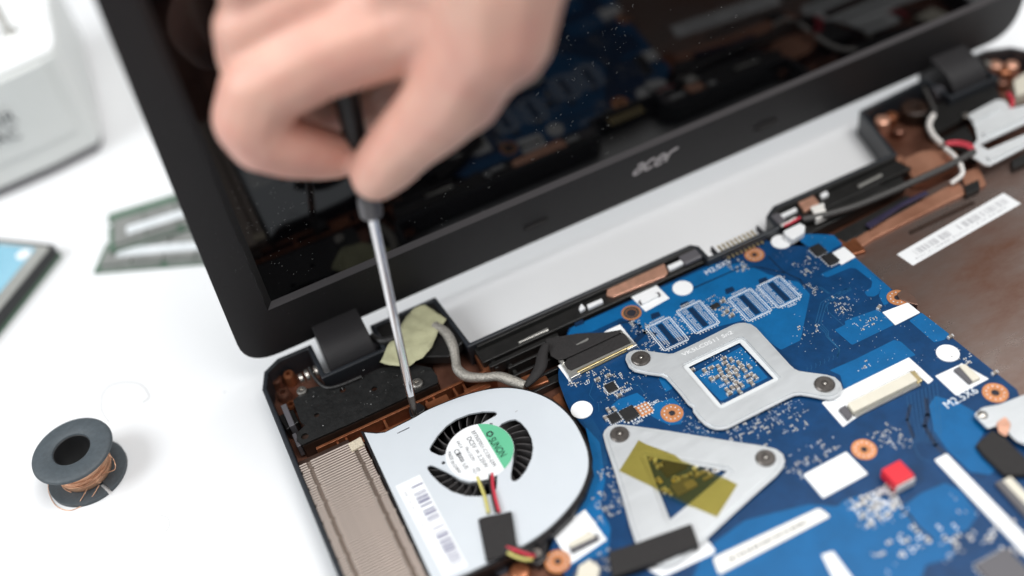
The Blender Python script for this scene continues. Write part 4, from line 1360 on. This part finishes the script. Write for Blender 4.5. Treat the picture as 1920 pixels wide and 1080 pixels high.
# button-cell style connector by the top edge
part('small_socket', MB().prism(wp(zp(1180, 500, 5.4, [(110, 345), (275, 262), (300, 290), (130, 375)]), 11.2), 10.1, 11.2), 'sticker', mb_, 0.25)
for q in ([(90, 345), (115, 335), (140, 370), (115, 380)], [(262, 262), (300, 255), (318, 285), (290, 300)]):
    part('socket_lug', MB().prism(wp(zp(1180, 500, 5.4, q), 11.0), 10.1, 11.0), 'grey_bar', mb_, 0.15)
# red battery socket with a white side
rk = part('red_block', MB().box((177, -171.8, 13.0), (7.6, 7.4, 4.6)), 'red', mb_, 0.5, label='bright red square block with white side')
part('white_side', MB().box((177, -175.75, 12.3), (7.5, 0.5, 3.8)), 'sticker_warm', rk, 0.15)
# battery pin header at the back edge
hd = part('pin_header', MB().box((198, -52.6, 10.9), (21, 2.6, 1.6)), 'ink', mb_, 0.2)
pn = MB().box((0, 2.3, 0.45), (0.95, 5.6, 0.35)).box((0, -2.6, 0.2), (0.8, 2.4, 0.3))
pme = pn.mesh('header_pin')
pme.materials.append(M['gold'])
for k in range(9):
    place('header_pin', pme, hd, (190 + k * 2.0, -51.6, 11.0))
for x in (187.2, 209.4):
    part('header_guide', MB().box((x, -49.2, 10.8), (0.9, 6.5, 3.2)), 'ink', hd, 0.3)
part('white_plug', MB().prism(wp([(1468, 434), (1500, 418), (1510, 424), (1508, 436), (1486, 450), (1474, 442)], 13), 10.1, 13.2), 'sticker', mb_, 0.4)
part('plug_wire', MB().tube([W(1470, 424, 13), W(1485, 417, 13.4), W(1500, 408, 13.2)], 0.6, 8), 'wire_red', mb_)
part('plug_wire', MB().tube([W(1464, 424, 12.8), W(1478, 417, 13.2), W(1492, 409, 13.0)], 0.6, 8), 'wire_white', mb_)
# metal port bracket and black tape at the right edge
pb = part('port_bracket', MB().prism(rounded(wp([(1826, 776), (1842, 763), (1875, 757), (1930, 735), (1990, 700), (1990, 860), (1905, 825), (1875, 795), (1852, 803)], 13), 1.0, 3), 12.0, 12.8), 'alu', mb_, 0.3)
p = W(1842, 778, 13)
part('bracket_screw', MB().lathe((p.x, p.y, 12.8), [(1.8, 0), (1.5, 0.7), (0.4, 0.9), (0.02, 0.9)], 18), 'screw', pb)
part('copper_tab', MB().prism(rounded(wp([(1868, 792), (1885, 780), (1896, 795), (1888, 818), (1872, 810)], 13.4), 0.8), 12.85, 13.4), 'copper_bright', pb, 0.2)
part('black_tape', MB().prism(wp([(1830, 832), (1860, 806), (1880, 815), (1925, 860), (1935, 890), (1885, 890), (1845, 852)], 12.4), 10.1, 12.4), 'tape_black', mb_, 0.4)

# ---------------------------------------------------------------- screwdriver
TIP = Vector((47.7, -61.4, 12.1))
COL = Vector((56.8, -49.5, 99.8))
AX = (COL - TIP).normalized()
sd = thing('screwdriver', 'slim screwdriver with bright steel shaft held over a fan screw', 'screwdriver', tuple(TIP))
part('tip', MB().lathe(tuple(TIP), [(0.35, 0), (0.8, 0.8), (1.25, 4.5), (1.5, 10.5)], 16, axis=AX), 'dark_steel', sd)
part('shaft', MB().lathe(tuple(TIP + AX * 10.5), [(1.52, 0), (1.58, 2), (1.62, 40), (1.62, 80)], 24, axis=AX), 'chrome', sd)
part('collar', MB().lathe(tuple(TIP + AX * 87.5), [(2.2, 0), (3.7, 0.6), (4.0, 2.0), (3.9, 7.5), (3.2, 8.2), (3.2, 9)], 8, axis=AX, smooth=False), 'collar', sd, 0.2)
hp = [(3.6, 0), (4.3, 3), (4.3, 14), (3.7, 20), (4.1, 30), (4.6, 50), (4.6, 70), (3.6, 76), (2.0, 78)]
part('handle', MB().lathe(tuple(TIP + AX * 96.4), hp, 8, axis=AX, smooth=False), 'handle', sd, 0.4)

# ---------------------------------------------------------------- the hand
hand = thing('person', 'bare right hand of a person gripping the screwdriver above the laptop', 'person', tuple(D(700, 330, 330)))
SPH = []


def chain(pts, step=1.6):
    for i in range(len(pts) - 1):
        (u0, v0, d0, r0), (u1, v1, d1, r1) = pts[i], pts[i + 1]
        a, b2 = D(u0, v0, d0), D(u1, v1, d1)
        ra, rb2 = r0 * d0 / F_PX, r1 * d1 / F_PX
        n_ = max(2, int((b2 - a).length / step))
        for k in range(n_ + 1):
            t = k / n_
            SPH.append((a.lerp(b2, t), ra + (rb2 - ra) * t))


# index finger: knuckle, bent middle joint, tip against the handle
chain([(735, 52, 303, 94), (600, 100, 305, 88), (490, 165, 308, 80)])
chain([(490, 165, 308, 80), (470, 225, 313, 75), (490, 258, 317, 68)])
chain([(490, 258, 317, 68), (545, 277, 323, 62), (595, 286, 329, 54), (630, 290, 333, 47)])
chain([(640, 20, 304, 80), (540, 75, 308, 72), (500, 110, 311, 66)])
chain([(740, 0, 301, 95), (600, 50, 306, 78)])
# middle finger behind it, then ring and little finger curled out of sight
chain([(705, -45, 302, 85), (560, 0, 300, 72), (462, 55, 304, 66)])
chain([(462, 55, 304, 66), (455, 110, 314, 52), (500, 165, 328, 50), (560, 200, 341, 46), (610, 222, 346, 40)])
chain([(690, -120, 298, 82), (540, -85, 292, 68), (455, -45, 294, 60), (470, 20, 308, 50), (540, 105, 326, 44)])
chain([(690, -200, 296, 74), (560, -175, 288, 58), (480, -140, 288, 54), (500, -70, 296, 46), (600, 40, 312, 46)])
chain([(790, 70, 308, 80), (775, 125, 328, 52), (725, 175, 341, 44), (690, 215, 345, 34)])
# thumb
chain([(915, 60, 288, 112), (852, 172, 303, 88), (805, 222, 313, 79), (757, 266, 320, 68), (727, 302, 325, 63), (706, 326, 328, 54)])
# palm and wrist
chain([(735, 55, 305, 88), (830, 20, 296, 100), (925, 40, 288, 118)])
chain([(700, -45, 302, 88), (800, -60, 292, 110), (900, -60, 284, 130)])
chain([(690, -140, 298, 90), (800, -140, 290, 120), (900, -140, 280, 135)])
chain([(925, 62, 288, 118), (930, -50, 280, 140), (960, -170, 272, 150), (1010, -330, 262, 160), (1080, -520, 250, 175)], 3.0)
chain([(860, 172, 303, 88), (900, 60, 292, 110), (840, 20, 300, 90)])
icos = bmesh.new()
bmesh.ops.create_icosphere(icos, subdivisions=2, radius=1.0)
iv = [v.co.copy() for v in icos.verts]
icos.verts.index_update()
ifc = [tuple(v.index for v in f.verts) for f in icos.faces]
icos.free()
hm = MB()
for c, r in SPH:
    hm.add([c + v * r for v in iv], ifc)
hme = hm.mesh('hand_raw', org_of(hand))
tmp = bpy.data.objects.new('hand_raw', hme)
C.objects.link(tmp)
rm = tmp.modifiers.new('remesh', 'REMESH')
rm.mode = 'VOXEL'
rm.voxel_size = 0.0011
sm = tmp.modifiers.new('smooth', 'SMOOTH')
sm.factor = 0.5
sm.iterations = 14
bpy.context.view_layer.update()
fin_me = bpy.data.meshes.new_from_object(tmp.evaluated_get(bpy.context.evaluated_depsgraph_get()))
bpy.data.objects.remove(tmp)
fin_me.name = 'hand'
for p in fin_me.polygons:
    p.use_smooth = True
part('hand', fin_me, 'skin', hand)

# ---------------------------------------------------------------- loose things on the table
SPC = Vector((-73.2, -8.8, 0))
spl = thing('wire_spool', 'small dark grey spool of fine copper wire standing on the white table', 'wire spool', tuple(SPC))
part('top_flange', MB().lathe((SPC.x, SPC.y, 14.6), [(7.0, 0), (15.0, 0), (15.5, 0.6), (15.3, 1.3), (14.4, 1.8), (7.6, 1.9), (7.2, 1.5), (7.0, 0)], 56, cap=False), 'spool', spl)
bf = [(q[0], q[1]) for q in circle(SPC.x, SPC.y, 15.3, 64)]
na = math.atan2(-0.79, 0.35)
nt_ = Vector((math.cos(na), math.sin(na)))
ns = Vector((-nt_.y, nt_.x))
bf2 = []
for q in bf:
    d = Vector(q) - Vector((SPC.x, SPC.y))
    if d.dot(nt_) > 0 and abs(d.dot(ns)) < 0.75:
        continue
    bf2.append(q)
# cut the notch in where the ring opens
k0 = max(range(len(bf2)), key=lambda i: (Vector(bf2[i]) - Vector(bf2[(i + 1) % len(bf2)])).length)
c2 = Vector((SPC.x, SPC.y))
side = 1 if (Vector(bf2[k0]) - c2).dot(ns) > 0 else -1
ins = [tuple(c2 + nt_ * 15.2 + ns * 0.75 * side), tuple(c2 + nt_ * 9 + ns * 0.75 * side), tuple(c2 + nt_ * 9 - ns * 0.75 * side), tuple(c2 + nt_ * 15.2 - ns * 0.75 * side)]
bf2 = bf2[:k0 + 1] + ins + bf2[k0 + 1:]
part('bottom_flange', MB().prism(bf2, 0.1, 1.9, holes=[circle(SPC.x, SPC.y, 7.0, 40)]), 'spool', spl, 0.3)
part('core', MB().lathe((SPC.x, SPC.y, 0.3), [(7.6, 0), (7.6, 15), (7.0, 15.6), (6.9, 15), (6.9, 0.2)], 44, cap=False), 'spool_dark', spl)
wd = []
for k in range(15):
    r = 9.9 + 0.25 * math.sin(k * 1.9) + 0.15 * math.sin(k * 4.1)
    wd += [(r - 0.25, 2.0 + k * 0.84), (r, 2.0 + k * 0.84 + 0.4)]
part('copper_winding', MB().lathe((SPC.x, SPC.y, 0), wd + [(9.6, 14.6)], 60, cap=False), 'copper_wire', spl)
tn = MB()
for k in range(26):                                  # single turns lying crosswise over the winding
    a0 = R.uniform(0, 6.28)
    z0, dz = R.uniform(3, 13), R.uniform(-2.5, 2.5)
    pts = [(SPC.x + 10.28 * math.cos(a0 + j * 0.3), SPC.y + 10.28 * math.sin(a0 + j * 0.3), min(14.2, max(2.3, z0 + dz * j / 8))) for j in range(9)]
    tn.tube(pts, 0.13, 5, 2)
part('wire_turns', tn, 'copper_wire', spl, kind='stuff')
part('loose_wire', MB().tube([W(204, 852, 13), W(213, 862, 9), W(216, 878, 7), W(205, 885, 6), W(180, 893, 4), W(150, 940, 2.2)], 0.16, 6), 'copper_wire', spl)
part('loose_wire', MB().tube([W(186, 910, 3), W(170, 935, 1.6), W(150, 950, 0.4), W(128, 957, 0.3), (W(105, 948, 0.3)), W(92, 925, 0.4), W(90, 905, 2.5)], 0.15, 6), 'copper_wire', spl)
part('loose_wire', MB().tube([W(206, 792, 14), W(196, 780, 8), W(190, 764, 2), W(191, 742, 0.4), W(205, 723, 0.4), W(235, 716, 0.3), W(262, 720, 0.3), W(278, 738, 0.3), W(277, 748, 0.4), W(267, 754, 0.4)], 0.1, 5), 'hair', spl)
th = part('thread', MB().tube([W(300, 966, 0.2), W(313, 970, 0.4), W(318, 982, 0.2), W(312, 995, 0.2), W(300, 1004, 0.2)], 0.045, 5), 'hair', None)
tag(th, 'short pale curl of thread on the white table, right of the wire spool', 'thread')


# memory modules
def module(name_pos, ang, z, label):
    t = thing('memory_module', label, 'memory module', name_pos, 'memory modules lying on the table')
    t.rotation_euler = (0, 0, ang)
    t.location = Vector((name_pos[0], name_pos[1], z)) * S
    ORG[t.name] = Vector((0, 0, 0))
    part('module_board', MB().prism([(0, 0), (67.6, 0), (67.6, 30), (0, 30), (0, 24), (1.6, 23), (1.6, 20), (0, 19)], 0, 1.2), 'ram_green', t, 0.1)
    for x, w_ in ((18, 30), (51, 30)):
        part('contact_strip', MB().box((x, 1.5, 1.25), (w_, 2.4, 0.08)), 'ram_grey', t)
    for k in range(4):
        part('memory_chip', MB().box((10.0 + k * 15.7, 13.0, 1.8), (15.0, 19.5, 1.2)), 'ram_grey', t, 0.15)
    part('label_or_gleam', MB().prism(rounded([(9, 8.0), (64, 8.0), (64, 14.2), (9, 14.2)], 1.0), 2.42, 2.55), 'silver_gleam', t)  # reflection along the chips, modelled as a pale strip
    return t


def mod_at(px0, px1, z, label, back=11.0):
    a, b2 = W(*px0, z + 2.4), W(*px1, z + 2.4)
    an = math.atan2(b2.y - a.y, b2.x - a.x)
    e_ = Vector((math.cos(an), math.sin(an)))
    q = Vector((a.x, a.y)) - e_ * 5.0 - Vector((-e_.y, e_.x)) * back
    module((q.x, q.y, 0), an, z, label)


mod_at((205, 475), (368, 461), 0.2, 'small green memory module lying in front, half under the other one')
mod_at((222, 437), (346, 399), 2.9, 'small green memory module resting slantwise on top of the other')

# solid state drive at the left edge
q1, q2, q3 = W(106, 458, 7), W(0, 438, 7), W(0, 590, 7)
ex = (Vector((q3.x, q3.y)) - Vector((q1.x, q1.y))).normalized()
ey = Vector((ex.y, -ex.x))
if ey.dot(Vector((q2.x - q1.x, q2.y - q1.y))) < 0:
    ey = -ey
dr = thing('storage_drive', 'flat storage drive with pale blue label at the left edge of the picture', 'storage drive', (q1.x, q1.y, 0))


def dq(a, b):
    return (q1.x + ex.x * a + ey.x * b, q1.y + ex.y * a + ey.y * b)


part('drive_case', MB().prism(rounded([dq(0, 0), dq(100, 0), dq(100, 70), dq(0, 70)], 3), 0.2, 7), 'chip', dr, 0.5)
part('case_edge', MB().prism(rounded([dq(-0.4, -0.4), dq(100.4, -0.4), dq(100.4, 70.4), dq(-0.4, 70.4)], 3), 0.1, 2.2), 'ram_green', dr)
part('white_border', MB().prism(rounded([dq(2, 2), dq(98, 2), dq(98, 68), dq(2, 68)], 2), 7, 7.1), 'tin', dr)
part('blue_label', MB().prism(rounded([dq(4, 9), dq(97, 9), dq(97, 66), dq(4, 66)], 2), 7.1, 7.2), 'ssd_blue', dr)
part('round_spot', MB().prism(circle(*dq(9, 13), 3.4, 20), 7.2, 7.3), 'sticker', dr)
part('corner_screw', MB().prism(circle(*dq(7, 34), 3.6, 20), 7.2, 7.5), 'grey_bar', dr)

# white device with lettering behind, at the upper left
c0 = W(196, 283, 0)
dv = thing('bench_device', 'white rounded bench device with dark lettering at the upper left corner', 'device', (c0.x, c0.y, 0))
cx, cy = c0.x, c0.y
BD = [(cx, cy), (cx - 4, cy - 1.2), (cx - 25, cy - 5.5), (cx - 55, cy - 8.5), (cx - 95, cy - 8.5), (cx - 150, cy - 6), (cx - 150, cy + 120), (cx + 10, cy + 120), (cx + 3, cy + 8)]


def scaled(poly, k, off=(0, 0)):
    return [(q[0] + off[0], q[1] + off[1]) for q in offset(poly, k)]


part('device_foot', MB().prism(scaled(BD, -2.5), 0.1, 5), 'grey_bar', dv, 0.5)
part('device_body', MB().prism(rounded(BD, 4, 4), 5, 62), 'dev', dv, 3.0, seg=4)
part('device_front', MB().prism(rounded([(q[0], q[1]) for q in [(cx - 7, cy - 2.9), (cx - 25, cy - 6.6), (cx - 55, cy - 9.6), (cx - 95, cy - 9.6), (cx - 95, cy - 4), (cx - 7, cy + 2)]], 0.5), 19, 60), 'dev', dv, 0.4)
part('device_top_lit', MB().prism(rounded(scaled(BD, -1.0), 4), 62, 63.5), 'dev_top_lit', dv, 0.6)
tl = MB()
pz = W(0, 235, 40)
for k, (u, v, s_) in enumerate(((-12, 228, '3R'), (-12, 262, 'AC'))):
    vs, fs = text_mesh(s_)
    d = ray(u, v)
    t = (cy - 9.9 - CAM.y) / d.y
    o0 = CAM + d * t
    tl.add([(o0.x + q.x * 9.5, cy - 10.2 + 0.02 * q.x, o0.z - 4 + q.y * 9.5) for q in vs], fs)
part('device_lettering', tl, 'ink', dv)
pt_ = W(18, 62, 63.5)
part('support_rod', MB().lathe((pt_.x, pt_.y, 63.5), [(4.5, 0), (2.5, 3), (2.2, 4), (2.6, 60), (4, 120)], 16), 'tin', dv)

# specks on the table and on the fan cover
tdm = MB()
for u, v, r in ((421, 735, 0.35), (470, 752, 0.12), (379, 935, 0.14), (226, 1010, 0.16), (342, 660, 0.12), (255, 700, 0.1), (380, 620, 0.12), (300, 880, 0.1), (440, 905, 0.1), (60, 700, 0.12), (500, 1030, 0.12), (410, 1020, 0.1),
                (330, 790, 0.1), (180, 650, 0.1), (352, 1045, 0.14), (960, 560, 0.12), (1100, 500, 0.12)):
    p = W(u, v, 0)
    tdm.prism(circle(p.x, p.y, r, 6), 0.0, 0.08)
td = part('table_dust', tdm, 'ink_grey', None, kind='stuff')
tag(td, 'tiny grey specks of dust scattered over the white table', 'dust')
fd = MB()
for k in range(46):
    u, v = R.uniform(700, 1095), R.uniform(735, 1050)
    x, y = W2(u, v, 14.2)
    if (Vector((x, y)) - Vector((61.5, -97))).length < 31 and (Vector((x, y)) - HC).length > 28:
        fd.prism(circle(x, y, R.choice([0.06, 0.08, 0.12]), 5), 14.2, 14.24)
fd.prism(wp([(965, 772), (970, 769), (971, 770), (967, 773)], 14.24), 14.2, 14.24)
part('cover_specks', fd, 'ink_grey', fan, kind='stuff')
